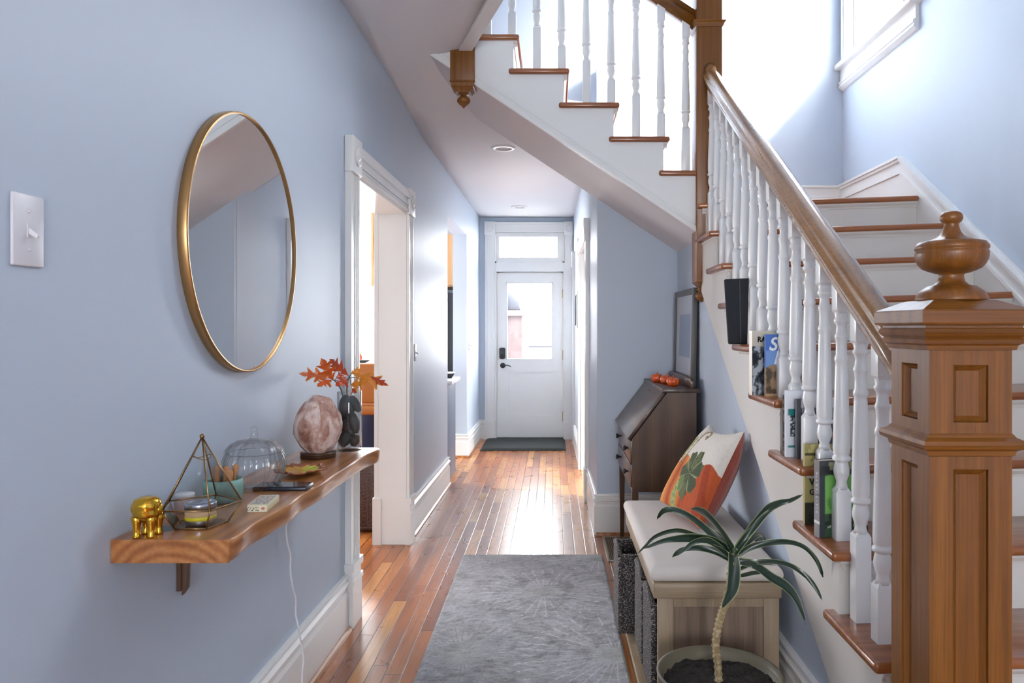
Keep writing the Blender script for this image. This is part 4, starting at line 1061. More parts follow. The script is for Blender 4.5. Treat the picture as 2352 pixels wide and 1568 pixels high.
def branch(label, stem, leaves):
    t = thing('oak_branch', label, 'branch', stem[0])
    mb = MB(); mb.tube(smooth_path(stem), [.0028]*(4*(len(stem)-1))+[.0012], 6)
    for (b, e, L, kc, w_, sd) in leaves:
        mb.tube([stem[-1].lerp(stem[-2], .1*(sd % 4)), b], .0010, 5)
    obj('stem', mb, plain('brown_twig', srgb(92, 84, 70), .6), t)
    for (b, e, L, kc, w_, sd) in leaves:
        mb = MB(); d = (e-b); oak_leaf(mb, b, d, toC, d.length, w_*.001*2.0, LC[kc], .12, sd)
        obj('leaf', mb, M['leaf'], t)
branch('thin branch of rust orange oak leaves leaning left out of the vase', [V(793, 985), V(786, 905), V(778, 886), V(768, 872)],
    [(V(765, 872), V(738, 824, 2.80), 0, 'o', 30, 1), (V(760, 866), V(688, 857, 2.78), 0, 'b', 21, 2), (V(762, 872), V(730, 884, 2.75), 0, 'o', 22, 3), (V(772, 868), V(796, 862, 2.88), 0, 'r', 20, 5)])
branch('thin branch of orange and red oak leaves leaning right out of the vase', [V(800, 985), V(797, 900), V(798, 880), V(803, 862)],
    [(V(800, 862), V(754, 822, 2.90), 0, 'r', 20, 6), (V(808, 856), V(887, 884, 2.80), 0, 'y', 22, 7), (V(806, 884), V(838, 878, 2.80), 0, 'y', 22, 8), (V(800, 870), V(772, 884, 2.78), 0, 'r', 22, 9), (V(806, 858), V(832, 846, 2.86), 0, 'y', 14, 10), (V(850, 864, 2.82), V(890, 884, 2.76), 0, 'r', 11, 11), (V(808, 892), V(820, 902, 2.86), 0, 'r', 16, 12)])
# lamp cord
mb = MB(); P = []
for px, py, off_ in ((676, 1180, .05), (663, 1196, .03), (657, 1210, .012), (660, 1245, .012), (667, 1275, .012), (667, 1310, .012), (672, 1345, .014), (679, 1375, .014), (679, 1410, .016), (685, 1440, .036), (692, 1480, .036), (697, 1515, .05), (694, 1545, .05), (693, 1585, .055)):
    xx = -.972+off_; D = xx*FPX/(px-VX); P.append((xx, D, EYE-(py-VY)*D/FPX))
P.append((-.91, P[-1][1]-.03, .006)); P.append((-.93, P[-1][1]-.3, .006))
P.insert(0, (-.93, 2.66, SZ-ST-.006))
mb.tube(smooth_path(P, 4), .0032, 8)
tag(obj('lamp_cord', mb, M['cord']), 'white electric cord hanging below the shelf to the floor', 'cord')
mb = MB(); mb.tube(smooth_path([(-.88, 2.50, SZ-ST), (-.82, 2.44, .868), (-.77, 2.42, .852), (-.755, 2.45, .855), (-.76, 2.50, .876), (-.78, 2.54, SZ-ST)], 5), .0025, 8)
tag(obj('wire_hook', mb, M['cord']), 'small white wire loop under the middle of the shelf', 'hook')

# ---- recessed ceiling lights
for (x, y, z, lab) in ((-.385, 5.72, 2.788, 'white recessed ceiling light partly hidden by the stair underside'), (-.385, 8.45, 2.774, 'white recessed ceiling light in front of the front door')):
    t = thing('recessed_light', lab, 'ceiling light', (x, y, z))
    obj('trim_ring', MB().lathe([(.058, -.001), (.062, -.010), (.088, -.008), (.094, -.002), (.094, .002)], (x, y, z), 36, closed=False), M['white'], t)
    obj('lens', MB().lathe([(.058, -.002), (0, .012)], (x, y, z), 36, closed=False), M['lampface'], t)

# ---- black pictures on the right hall wall
t = thing('picture_frame', 'thin black framed picture on the right wall near the front door', 'picture', (WR(8.0), 8.0, 1.38))
mb = MB(); 
for a, b, c_, d_ in ((7.72, 7.76, 1.39, 1.78), (8.20, 8.24, 1.39, 1.78), (7.72, 8.24, 1.39, 1.42), (7.72, 8.24, 1.75, 1.78)): rwbox(mb, 0.001, .022, a, b, c_, d_)
obj('frame', mb, plain('blue_black_frame', srgb(40, 52, 60), .4), t)
mb = MB(); rwbox(mb, .001, .010, 7.75, 8.21, 1.41, 1.76); obj('print', mb, M['matboard'], t)

# ================================================================== FLOOR THINGS
# doormat
mb = MB()
def matf(u, v):
    e = min(u, 1-u, v, 1-v); h = .030*min(1, (e*22)**.6)
    return Vector((-.83+u*.98, 8.38+v*.80, .001+h+.003*noise.noise(Vector((u*60, v*50, 0)))))
mb.grid(90, 60, matf); mb.box(-.828, .148, 8.382, 9.178, 0, .004)
tag(obj('doormat', mb, M['mat']), 'dark charcoal doormat lying in front of the white front door', 'doormat')
# runner
mb = MB(); RX0, RX1, RY0, RY1 = -.552, .308, 1.75, 4.515
def rugf(u, v):
    x = RX0+u*(RX1-RX0); y = RY0+v*(RY1-RY0); e = min(x-RX0, RX1-x, y-RY0, RY1-y)
    cr = .05
    ex = min(x-RX0, RX1-x); ey = min(y-RY0, RY1-y)
    if ex < cr and ey < cr:
        k = math.hypot(cr-ex, cr-ey)
        if k > cr:
            s_ = cr/k; nx_ = cr-(cr-ex)*s_; ny_ = cr-(cr-ey)*s_
            x = RX0+nx_ if x-RX0 < RX1-x else RX1-nx_; y = RY0+ny_ if y-RY0 < RY1-y else RY1-ny_
            e = 0
    h = .020*min(1, max(0, e)/.012)**.5
    nn = noise.noise(Vector((x*45, y*32, 0)))+.6*noise.noise(Vector((x*110, y*90, 2)))
    if e < .003: x += .003*noise.noise(Vector((y*70, 0, 1))); y += .003*noise.noise(Vector((x*70, 5, 1)))
    return Vector((x, y, .001+h+.0022*nn*(e > .004)))
us = 170; vs_ = 520
mb.grid(us, vs_, rugf)
tag(obj('runner_rug', mb, M['rug'], origin=(RUG_C[0], RUG_C[1], 0)), 'mottled grey hall runner with pale starburst pattern', 'rug')

# floor vent
vx0, vx1, vy0, vy1 = .345, .50, 4.44, 4.93
t = thing('floor_vent', 'bronze metal floor vent grille beside the desk legs', 'vent', (.42, 4.68, 0))
mb = MB()
for b in ((vx0-.018, vx0, vy0-.018, vy1+.018), (vx1, vx1+.018, vy0-.018, vy1+.018), (vx0, vx1, vy0-.018, vy0), (vx0, vx1, vy1, vy1+.018)): mb.box(b[0], b[1], b[2], b[3], 0, .006, .001)
obj('vent_frame', mb, plain('pale_vent_frame', srgb(170, 160, 146), .3, .5), t)
mb = MB()
for i in range(14): x = vx0+(i+.5)*(vx1-vx0)/14; mb.box(x-.0022, x+.0022, vy0, vy1, .001, .005)
for i in range(26): y = vy0+(i+.5)*(vy1-vy0)/26; mb.box(vx0, vx1, y-.0025, y+.0025, .001, .0045)
obj('grille', mb, M['grille'], t); obj('backing', MB().box(vx0, vx1, vy0, vy1, 0.0004, .001), M['black'], t)

# ---- secretary desk
dk = thing('secretary_desk', 'dark walnut slant front secretary desk against the stair wall', 'desk', (.63, 4.55, 0))
DX0, DX1, DY0, DY1 = .437, .818, 4.15, 4.965
side = [(.445, .478), (.805, .478), (.805, 1.035), (.640, 1.035), (.445, .778)]
for ya, yb in ((DY0, DY0+.02), (DY1-.02, DY1)): obj('side_panel', MB().prism(side, 'y', ya, yb), M['desk'], dk)
obj('back_panel', MB().box(.795, .805, DY0+.02, DY1-.02, .478, 1.03), M['desk'], dk)
obj('bottom_panel', MB().box(.45, .795, DY0+.02, DY1-.02, .485, .50), M['desk'], dk)
mb = MB(); mb.box(.612, .822, DY0-.014, DY1+.014, 1.036, 1.058, .003); obj('top_panel', mb, M['desky'], dk)
mb = MB(); mb.prism([(DY0+.005, 1.058), (DY1-.005, 1.058), (DY1-.005, 1.100), (DY1-.03, 1.112), (DY0+.03, 1.112), (DY0+.005, 1.100)], 'x', .775, .795, .002); obj('gallery_rail', mb, M['desky'], dk)
sd = Vector((.640-.437, 0, 1.036-.770)).normalized(); nn_ = Vector((-sd.z, 0, sd.x))
p0 = Vector((.428, 0, .770)); p1 = Vector((.628, 0, 1.032))
def lidq(a, b, o0, o1, ya, yb): 
    q = [p0.lerp(p1, a)+nn_*o0, p0.lerp(p1, b)+nn_*o0, p0.lerp(p1, b)+nn_*o1, p0.lerp(p1, a)+nn_*o1]; return [(v.x, v.z) for v in q], ya, yb
mb = MB(); pq, ya, yb = lidq(0, 1, -.004, .014, DY0-.003, DY1+.003); mb.prism(pq, 'y', ya, yb, .003)
lid = obj('slant_lid', mb, plain('polished_lid', srgb(86, 72, 66), .16, coat=.6) if False else M['desky'], dk)
mb = MB(); c = p0.lerp(p1, .88)+nn_*.017; c.y = 4.56
mb.tube([c+Vector((0, .03, 0)), c+Vector((0, .01, 0))+nn_*.004+sd*.01, c+Vector((0, -.03, 0))+sd*.004], .0025, 6); obj('escutcheon', mb, M['bronze'], lid)
for i, (za, zb) in enumerate(((.636, .762), (.500, .628))):
    mb = MB(); mb.box(.437, .452, DY0+.024, DY1-.024, za, zb, .003); mb.box(.452, .78, DY0+.03, DY1-.03, za+.01, zb-.02)
    dr = obj('drawer', mb, M['desk'], dk)
    for yy in (4.32, 4.80):
        mb = MB(); mb.lathe([(.006, 0), (.006, .010), (.014, .016), (.016, .022), (.013, .028), (0, .030)], (.438, yy, (za+zb)/2), 16, Matrix.Rotation(-PI/2, 3, 'Y')); obj('knob', mb, M['black'], dr)
obj('apron', MB().box(.445, .46, DY0+.02, DY1-.02, .478, .498), M['desk'], dk)
for xx in (.462, .786):
    for yy in (DY0+.018, DY1-.018):
        mb = MB(); h = .018
        mb.hexa([(xx-.012,yy-.012,0),(xx+.012,yy-.012,0),(xx+.012,yy+.012,0),(xx-.012,yy+.012,0),(xx-h,yy-h,.478),(xx+h,yy-h,.478),(xx+h,yy+h,.478),(xx-h,yy+h,.478)]); obj('leg', mb, M['desk'], dk)
# framed print leaning on the wall
t = thing('framed_print', 'grey framed blue print with a wide pale mat standing on the secretary desk', 'picture', (.82, 4.59, 1.058))
FY0, FY1, FZ0, FZ1 = 4.27, 4.915, 1.060, 1.632
def lean(mb):
    for v in mb.bm.verts: v.co.x += .012*(v.co.z-FZ0)/.57-.004
    return mb
mb = MB(); fw = .036
for a in ((FY0, FY0+fw, FZ0, FZ1), (FY1-fw, FY1, FZ0, FZ1), (FY0+fw, FY1-fw, FZ0, FZ0+fw), (FY0+fw, FY1-fw, FZ1-fw, FZ1)): mb.box(.802, .829, a[0], a[1], a[2], a[3], .001)
obj('frame', lean(mb), M['greyframe'], t)
obj('mat_board', lean(MB().box(.812, .816, FY0+fw, FY1-fw, FZ0+fw, FZ1-fw)), M['matboard'], t)
obj('print', lean(MB().box(.8105, .812, FY0+.125, FY1-.16, FZ0+.16, FZ1-.15)), M['printblue'], t)
obj('glazing', lean(MB().box(.8075, .809, FY0+fw, FY1-fw, FZ0+fw, FZ1-fw)), M['glass'], t)
# three small pumpkins
labs = ['small glossy orange pumpkin on the desk top, farthest to the left', 'small glossy orange pumpkin on the desk top, middle of the three', 'small glossy orange pumpkin on the desk top, nearest the stair railing']
for i, (px, py, D) in enumerate(((1509, 869, 4.66), (1530, 874, 4.52), (1546, 879, 4.34))):
    x = (px-VX)*D/FPX; c = Vector((x, D, 1.0585)); t = thing('pumpkin', labs[i], 'pumpkin', c, None)
    mb = MB(); pump(mb, [(a_*1.18, b_*1.12) for a_, b_ in ((0, .001), (.018, .0), (.029, .008), (.0335, .021), (.031, .035), (.020, .044), (.008, .045), (0, .042))], c, 9, 54, .16); obj('pumpkin_body', mb, M['orange'], t)
    mb = MB(); mb.tube([c+Vector((0, 0, .044)), c+Vector((.001, 0, .054)), c+Vector((.003, .001, .062))], [.005, .0035, .004], 8); obj('stem', mb, M['orange'], t)

# ---- storage bench
BX0, BX1, BY0, BY1 = .372, .800, 2.615, 3.56
bn = thing('storage_bench', 'greige wooden storage bench with open basket bays below the stairs', 'bench', ((BX0+BX1)/2, (BY0+BY1)/2, 0))
for nm, ya, yb, sg in (('end_panel', BY0, BY0+.03, -1), ('end_panel', BY1-.03, BY1, 1)):
    mb = MB(); z0, z1 = .03, .452
    mb.box(BX0, BX0+.055, ya, yb, z0, z1, .002); mb.box(BX1-.055, BX1, ya, yb, z0, z1, .002)
    mb.box(BX0+.055, BX1-.055, ya, yb, z1-.035, z1); mb.box(BX0+.055, BX1-.055, ya, yb, z0, z0+.05)
    e = obj('end_panel', mb, M['bench'], bn)
    obj('inset_panel', MB().box(BX0+.05, BX1-.05, ya+.010, yb-.010, z0+.04, z1-.03), M['benchp'], e)
obj('back_panel', MB().box(BX1-.012, BX1-.002, BY0+.03, BY1-.03, .04, .45), M['bench'], bn)
mb = MB(); mb.box(BX0-.020, BX1+.004, BY0-.022, BY1+.022, .452, .508, .006); obj('lid_board', mb, M['benchx'], bn)
mb = MB(); mb.box(BX0-.042, BX1, BY0-.030, BY1+.02, 0, .032, .003); mb.box(BX0, BX1-.012, BY0+.03, BY1-.03, .03, .05); obj('plinth', mb, M['bench'], bn)
bays = [BY0+.03+i*(BY1-BY0-.06)/3 for i in range(4)]
for y in bays[1:3]: obj('divider', MB().box(BX0+.004, BX1-.012, y-.009, y+.009, .05, .452), M['bench'], bn)
blabs = ['dark woven basket in the nearest bay of the storage bench', 'dark woven basket in the middle bay of the storage bench', 'dark woven basket pulled out of the farthest bench bay']
for i in range(3):
    ya, yb = bays[i]+.022, bays[i+1]-.022; out = (.018, .018, .085)[i]; x0, x1 = BX0-out, BX1-.06-out
    t = thing('storage_basket', blabs[i], 'basket', ((x0+x1)/2, (ya+yb)/2, .052))
    mb = MB(); z0, z1 = .053, .395; tk = .014
    mb.box(x0, x0+tk+.008, ya, yb, z0, z1, .007, 3); mb.box(x1-tk, x1, ya, yb, z0, z1, .005); mb.box(x0+.01, x1-.01, ya+.003, ya+tk, z0, z1-.004, .004); mb.box(x0+.01, x1-.01, yb-tk, yb-.003, z0, z1-.004, .004); mb.box(x0+.01, x1-.01, ya+.01, yb-.01, z0, z0+.012)
    bb = obj('basket_body', mb, M['basket'], t)
    for q in bb.data.polygons: q.use_smooth = True
    mb = MB(); mb.tube([(x0+.010, ya+.004, z1), (x0+.010, yb-.004, z1)], .012, 10); mb.tube([(x0+.012, ya+.008, z1), (x1-.01, ya+.010, z1)], .009, 8); mb.tube([(x0+.012, yb-.008, z1), (x1-.01, yb-.010, z1)], .009, 8); obj('rim', mb, M['basket'], t)
# cushion
mb = MB()
CX0, CX1, CY0, CY1, CZ0, CZ1 = BX0-.030, BX1+.006, BY0-.030, BY1+.03, .509, .568
def superbox(mb, x0, x1, y0, y1, z0, z1, r, nu=40, nv=60, crown=.006):
    # rounded box built as two shells sharing an edge
    def prof(u, v, top):
        x = x0+u*(x1-x0); y = y0+v*(y1-y0)
        e = min(x-x0, x1-x, y-y0, y1-y)
        zz = math.sqrt(max(0, 1-(1-min(1, e/r))**2))
        zm = (z0+z1)/2; cr = crown*min(1, e/.10)*(1+.5*noise.noise(Vector((x*8, y*8, 0))))
        return Vector((x, y, (zm+(z1-zm)*zz+cr) if top else (zm-(zm-z0)*zz)))
    def warp(t_): return .5-.5*math.cos(PI*t_)
    mb.grid(nu, nv, lambda u, v: prof(warp(u), warp(v), True)); mb.grid(nu, nv, lambda u, v: prof(warp(u), warp(v), False))
    bmesh.ops.remove_doubles(mb.bm, verts=list(mb.bm.verts), dist=1e-5)
superbox(mb, CX0, CX1, CY0, CY1, CZ0, CZ1, .028)
tag(obj('bench_cushion', mb, M['linen']), 'long cream linen seat cushion on top of the storage bench', 'cushion')

# ---- throw pillow with the pumpkin print
cBR, cBL, cTR, cTL = Vector((.590, 3.35, .590)), Vector((.500, 3.80, .590)), Vector((.815, 3.585, .955)), Vector((.775, 4.02, .935))
# pillow sits inside the bench length: pull it nearer along the same lines of sight
k_ = .90
def nearer(p): return Vector((p.x*k_, p.y*k_, EYE+(p.z-EYE)*k_))
cBR, cBL, cTR, cTL = Vector((.590, 2.98, .590)), Vector((.488, 3.38, .612)), Vector((.812, 3.14, .962)), Vector((.745, 3.50, .945))
PN = ((cBR-cBL).cross(cTL-cBL)).normalized()
if PN.x > 0: PN = -PN
def inpoly(x, y, P):
    c_ = False; n = len(P)
    for i in range(n):
        x1, y1 = P[i]; x2, y2 = P[(i+1) % n]
        if (y1 > y) != (y2 > y) and x < (x2-x1)*(y-y1)/(y2-y1)+x1: c_ = not c_
    return c_
def dseg(x, y, P):
    best = 9
    for (x1, y1), (x2, y2) in zip(P, P[1:]):
        dx, dy = x2-x1, y2-y1; L = dx*dx+dy*dy; t_ = max(0, min(1, ((x-x1)*dx+(y-y1)*dy)/L)) if L else 0
        best = min(best, math.hypot(x-x1-t_*dx, y-y1-t_*dy))
    return best
def lobed(cx, cy, r, n, ph, dep, x, y):
    a = math.atan2(y-cy, x-cx); d = math.hypot(x-cx, y-cy); return d < r*(1-dep+dep*abs(math.cos(n*(a-ph)/2))*1.3+.04*math.sin(a*17))
stemP = [(.10, .44), (.11, .54), (.13, .66), (.16, .78), (.21, .87), (.29, .93), (.37, .91), (.41, .85), (.37, .79), (.33, .82)]
curlP = [(.08, .72), (.06, .79), (.09, .84), (.12, .80), (.10, .75), (.12, .82), (.20, .93), (.26, .98)]
def pcol(u, v):
    u = (u-.10)/.90
    n_ = noise.noise(Vector((u*7, v*7, 1))); n2_ = noise.noise(Vector((u*30, v*30, 4)))
    c_ = srgb(220, 214, 204) if n2_ > -.2 else srgb(216, 209, 199)
    topv = .50+.05*abs(math.sin(u*9.5))-.10*max(0, .1-u)*4
    if v < topv:
        xr = (u-.14)*(1.0+.55*(abs(v-.2)))
        rib = abs(math.sin(xr*8.0+.3*v)); 
        c_ = srgb(168, 74, 32) if rib < .25 else (srgb(192, 98, 44) if rib < .6 else srgb(204, 122, 58))
        if rib > .86 and n_ > -.2: c_ = srgb(216, 148, 78)
        if u > .55: c_ = srgb(160, 62, 28) if rib < .5 else srgb(182, 82, 38)
        if n2_ > .35: c_ = tuple(a*.85 for a in c_[:3])
    if lobed(.47, .38, .25, 7, .4, .20, u, v):
        vein = min(abs(math.sin(3.5*(math.atan2(v-.38, u-.47)-.4))), 1)
        c_ = srgb(74, 84, 60) if n_+.3*n2_ < .1 else srgb(98, 106, 72)
        if vein > .985: c_ = srgb(150, 150, 110)
        if u < .42 and v < .33: c_ = srgb(110, 124, 78)
    if inpoly(u+.02*n2_, v, [(.25, 0), (.24, .14), (.27, .27), (.33, .26), (.38, .12), (.40, 0)]): c_ = srgb(160, 168, 108) if n2_ > -.1 else srgb(126, 140, 84)
    if inpoly(u+.03*n2_, v, [(-.1, .50), (-.1, .74), (.03, .80), (.07, .74), (.04, .64), (.03, .50)]): c_ = srgb(164, 168, 110) if n2_ > -.15 else srgb(138, 146, 90)
    d_ = dseg(u, v, stemP)
    if d_ < .022: c_ = srgb(110, 88, 66) if (d_ > .014 or n2_ > .2) else srgb(166, 142, 108)
    if dseg(u, v, curlP) < .006: c_ = srgb(140, 138, 128)
    return c_
def pil(u, v, s_, th):
    p = cBL.lerp(cBR, u).lerp(cTL.lerp(cTR, u), v)
    a, b = 2*u-1, 2*v-1
    pinch = .07*(1-abs(a)**6)*0
    # sides pull in between the corners
    ctr = (cBL+cBR+cTL+cTR)/4
    U = (cBR-cBL+cTR-cTL)/2; W_ = (cTL-cBL+cTR-cBR)/2
    p = p - U*(.5*(.05 if a > 0 else -.16)*a*(1-b*b)**1.0*abs(a)**3) - W_*(.5*.13*b*(1-a*a)*abs(b)**3*(1.6 if b > 0 else .2))
    h = ((1-a*a)*(1-b*b))**.42
    wr = .006*noise.noise(Vector((u*5, v*5, 2+s_)))*h
    return p+PN*(s_*(th*h+wr))
pl = thing('throw_pillow', 'square throw pillow printed with a pumpkin leaning on the wall above the bench', 'pillow', (.65, 3.3, .58))
mb = MB(); mb.grid(150, 150, lambda u, v: pil(u, v, 1, .058), True, pcol); obj('printed_front', mb, M['print'], pl)
mb = MB(); mb.grid(60, 60, lambda u, v: pil(u, v, -1, .120), True); obj('corduroy_back', mb, M['corduroy'], pl)
for o_ in pl.children:      # rest on the cushion and against the wall
    for v in o_.data.vertices:
        wz = v.co.z+.58; v.co.z = max(wz, .5755)-.58
        wx = v.co.x+.65; v.co.x = min(wx, .838)-.65

# ---- potted dracaena
PC = Vector((.508, 2.26, 0)); PRIM = .352
pp = thing('potted_plant', 'potted dracaena with long arching green leaves in front of the bench', 'plant', PC)
mb = MB(); mb.lathe([(.115, 0), (.130, .004), (.150, .12), (.172, .26), (.184, PRIM-.012), (.190, PRIM-.004), (.190, PRIM), (.182, PRIM), (.176, PRIM-.02), (.168, .31), (0, .30)], PC, 72); obj('pot', mb, M['pot'], pp)
mb = MB(); 
def soil(u, v):
    a = u*2*PI; r = .171*v; p = PC+Vector((r*math.cos(a), r*math.sin(a), .318)); p.z += .010*noise.noise(p*30)+.006*noise.noise(p*80)+.008*(1-v); return p
mb.grid(160, 50, soil); obj('soil', mb, M['soil'], pp)['kind'] = 'stuff'
D0 = 2.26
def zp(x, y, D=D0): return at(1350+x/2.536, 950+y/2.536, D)
mb = MB(); sp_ = [zp(775, 1640, 2.26), zp(765, 1568, 2.26), zp(757, 1450, 2.26), zp(745, 1350, 2.26), zp(758, 1250), zp(780, 1160), zp(805, 1090), zp(830, 960), zp(845, 860)]
sp_[0].z = .30
cs_ = smooth_path(sp_, 10); rad = [.0115+.0022*(1 if i % 3 == 0 else -.3)+.001*noise.noise(Vector((i*.7, 0, 0))) for i in range(len(cs_))]
mb.tube(cs_, rad, 12); obj('stem', mb, wood('dracaena_stem', srgb(120, 98, 70), srgb(170, 150, 112), srgb(200, 184, 146), 'x', 1, .8, 0, 30, .3, .5), pp)
leaves = [
 ([(850,800),(720,700),(600,605),(500,560),(440,568),(403,615)], 42, (-.02, .05)), ([(840,790),(770,680),(700,600),(650,565),(600,556)], 46, (-.03, -.18)),
 ([(835,800),(740,745),(640,710),(520,680),(400,712),(330,775),(285,822)], 22, (0, -.05)), ([(832,800),(740,745),(640,728),(540,728),(430,745),(320,790)], 44, (.0, -.10)),
 ([(830,840),(760,775),(690,738),(620,750),(565,790),(510,830)], 30, (-.02, -.12)), ([(832,850),(750,805),(670,785),(590,785),(530,800),(492,838)], 36, (0, .04)),
 ([(845,815),(850,880),(848,960),(835,1030),(805,1085),(778,1130)], 66, (-.04, -.08)), ([(860,800),(920,715),(985,630),(1050,555),(1120,520),(1180,505),(1252,470)], 46, (.02, .06)),
 ([(870,810),(920,750),(970,712),(1010,705),(1032,745)], 40, (.03, .14)), ([(870,830),(950,778),(1060,752),(1180,750),(1270,785),(1335,860),(1370,952)], 34, (0, -.03)),
 ([(880,855),(980,862),(1080,862),(1180,885),(1270,945),(1330,1020),(1366,1088)], 30, (0, -.08)), ([(885,858),(980,890),(1070,955),(1150,1005),(1220,1090),(1270,1228)], 52, (-.02, -.14)),
 ([(880,905),(940,880),(1020,872),(1115,886)], 22, (0, .1)), ([(880,942),(960,928),(1040,925),(1112,955)], 20, (0, .12)), ([(862,800),(905,735),(960,670),(1030,590),(1090,540)], 34, (.02, .02)),
 ([(838,795),(780,730),(730,690),(690,660)], 26, (0, .08))]
cr = zp(848, 850, D0)
for li, (pts_, w_, (d0_, d1_)) in enumerate(leaves):
    n = len(pts_); pp3 = [zp(a, b, D0+d0_*0+d1_*(i/(n-1))**1.2) for i, (a, b) in enumerate(pts_)]
    pa = smooth_path([cr.lerp(pp3[0], .5)]+pp3, 6); m_ = len(pa); mb = MB(); lay = mb.bm.verts.layers.float_color.new('Col'); rows_ = []
    for i, p in enumerate(pa):
        t_ = i/(m_-1); wd = w_/2.536*D0/FPX*.56*(math.sin(PI*min(1, (t_*.86+.12)))**.7)*(1 if t_ < .97 else .4)
        d = (pa[min(i+1, m_-1)]-pa[max(i-1, 0)]).normalized()
        view = Vector((.12, -.85, .55)) if li not in (6,) else Vector((0, -1, .1))
        s_ = d.cross(view)
        s_ = s_.normalized() if s_.length > 1e-3 else Vector((1, 0, 0)); nrm = s_.cross(d).normalized()
        row = []
        for q in (-1, -.80, -.4, 0, .4, .80, 1):
            v = mb.bm.verts.new(p+s_*q*wd+nrm*(abs(q)*wd*.35)+nrm*.004*math.sin(t_*9+li)*q)
            cc = srgb(172, 184, 132) if abs(q) > .9 else (srgb(26, 46, 34) if abs(q) > .3 else srgb(36, 60, 42)); v[lay] = (cc[0], cc[1], cc[2], 1); row.append(v)
        rows_.append(row)
    for A, B in zip(rows_, rows_[1:]):
        for i in range(6): mb._f([A[i], A[i+1], B[i+1], B[i]], True)
    obj('leaf', mb, M['leaf'], pp)

# ================================================================== BOOKS ON THE STAIR ENDS
def text_on(txt, size, loc, rx, col_mat, parent, name, shear=0, rz=0, bold=0):
    cu = bpy.data.curves.new(name, 'FONT'); cu.body = txt; cu.size = size; cu.extrude = .0003; cu.shear = shear; cu.offset = bold
    tmp = bpy.data.objects.new('tmp', cu); COL.objects.link(tmp)
    bpy.context.view_layer.update()
    me = bpy.data.meshes.new_from_object(tmp); bpy.data.objects.remove(tmp)
    m4 = Matrix.Translation(Vector(loc)-OFF[parent.name]) @ Matrix.Rotation(rz, 4, 'Z') @ Matrix.Rotation(PI/2, 4, 'X')
    me.transform(m4); me.materials.clear(); me.materials.append(col_mat)
    o = bpy.data.objects.new(name, me); COL.objects.link(o); o.parent = parent; OFF[o.name] = OFF[parent.name]
    return o
def book(label, x, y, z, wdt, h, th, rot, front_fn, spine_fn, back):
    """lower left front corner at x,y,z; the cover faces the hall camera side, the spine faces left"""
    cs, sn = math.cos(rot), math.sin(rot)
    def T(a, b, c_): return Vector((x+a*cs-b*sn, y+a*sn+b*cs, z+c_))
    t = thing('book', label, 'book', T(wdt/2, th/2, 0))
    mb = MB()
    def hx(a0, a1, b0, b1, c0, c1): mb.hexa([T(a0,b0,c0),T(a1,b0,c0),T(a1,b1,c0),T(a0,b1,c0),T(a0,b0,c1),T(a1,b0,c1),T(a1,b1,c1),T(a0,b1,c1)])
    hx(.003, wdt-.002, .0015, th-.0015, .002, h-.002); obj('pages', mb, M['paper'], t)
    mb = MB(); g = 40
    mb.grid(int(wdt/h*60), 60, lambda u, v: T(u*wdt, 0, v*h), False, front_fn)
    mb.grid(8, 60, lambda u, v: T(0, (1-u)*th, v*h), False, spine_fn)
    mb.grid(2, 2, lambda u, v: T((1-u)*wdt, th, v*h), False, lambda u, v: back)
    o = obj('book_cover', mb, M['cover'], t, recalc=False)
    s_ = o.modifiers.new('t', 'SOLIDIFY'); s_.thickness = .0012; s_.offset = 0
    return t, T
NZ = lambda a, b, s_, k=0: noise.fractal(Vector((a*s_, b*s_, k)), 1, 2, 4)
# tread 4: green and yellow
def green_f(u, v):
    if v > .93: return srgb(60, 62, 68) if not (.18 < u < .75 and v < .975) else srgb(150, 152, 116)
    if v > .80: return srgb(42, 44, 48) if not (.2 < u < .8 and .87 < v < .93) else srgb(142, 144, 108)
    if u < .10: return srgb(52, 56, 62)
    if v > .30: 
        n_ = NZ(u, v, 4); return srgb(118, 180, 90) if n_ > -.25 else srgb(88, 146, 70)
    n_ = NZ(u, v, 9, 2)
    if .12 < v < .17 and n_ > 0: return srgb(190, 210, 180)
    return srgb(54, 84, 56) if n_ > -.1 else srgb(30, 40, 34)
book('green and charcoal book standing on the fourth stair end, nearest the newel post', .815, 2.262, .7605, .165, .236, .030, .20, green_f, lambda u, v: srgb(200, 202, 200) if .17 < v < .21 else (srgb(140, 142, 146) if (.3 < v < .85 and .35 < u < .65 and NZ(v, u, 40) > .0) else srgb(70, 74, 82)), srgb(40, 42, 46))
def yel_f(u, v):
    n_ = NZ(u, v, 7, 5)
    if v < .27: return srgb(52, 56, 44) if n_ > -.1 else srgb(30, 30, 26)
    if .86 < v < .885: return srgb(60, 54, 34)
    if abs(u-.36) < .10 and .48 < v < .80 and n_ > -.15: return srgb(40, 36, 26)
    return srgb(186, 174, 112) if n_ > -.2 else srgb(150, 140, 84)
t, T = book('yellow book with dark lettering behind the green book on the stair end', .822, 2.415, .7605, .150, .262, .014, .02, yel_f, lambda u, v: srgb(188, 176, 110), srgb(120, 110, 70))
tx = plain('book_ink', srgb(24, 22, 20), .5)
text_on('W', .030, T(.014, -.002, .130), 0, tx, t, 'title_lettering', rz=.02, bold=.0008); text_on('G', .026, T(.014, -.002, .098), 0, tx, t, 'title_lettering', rz=.02, bold=.0006)
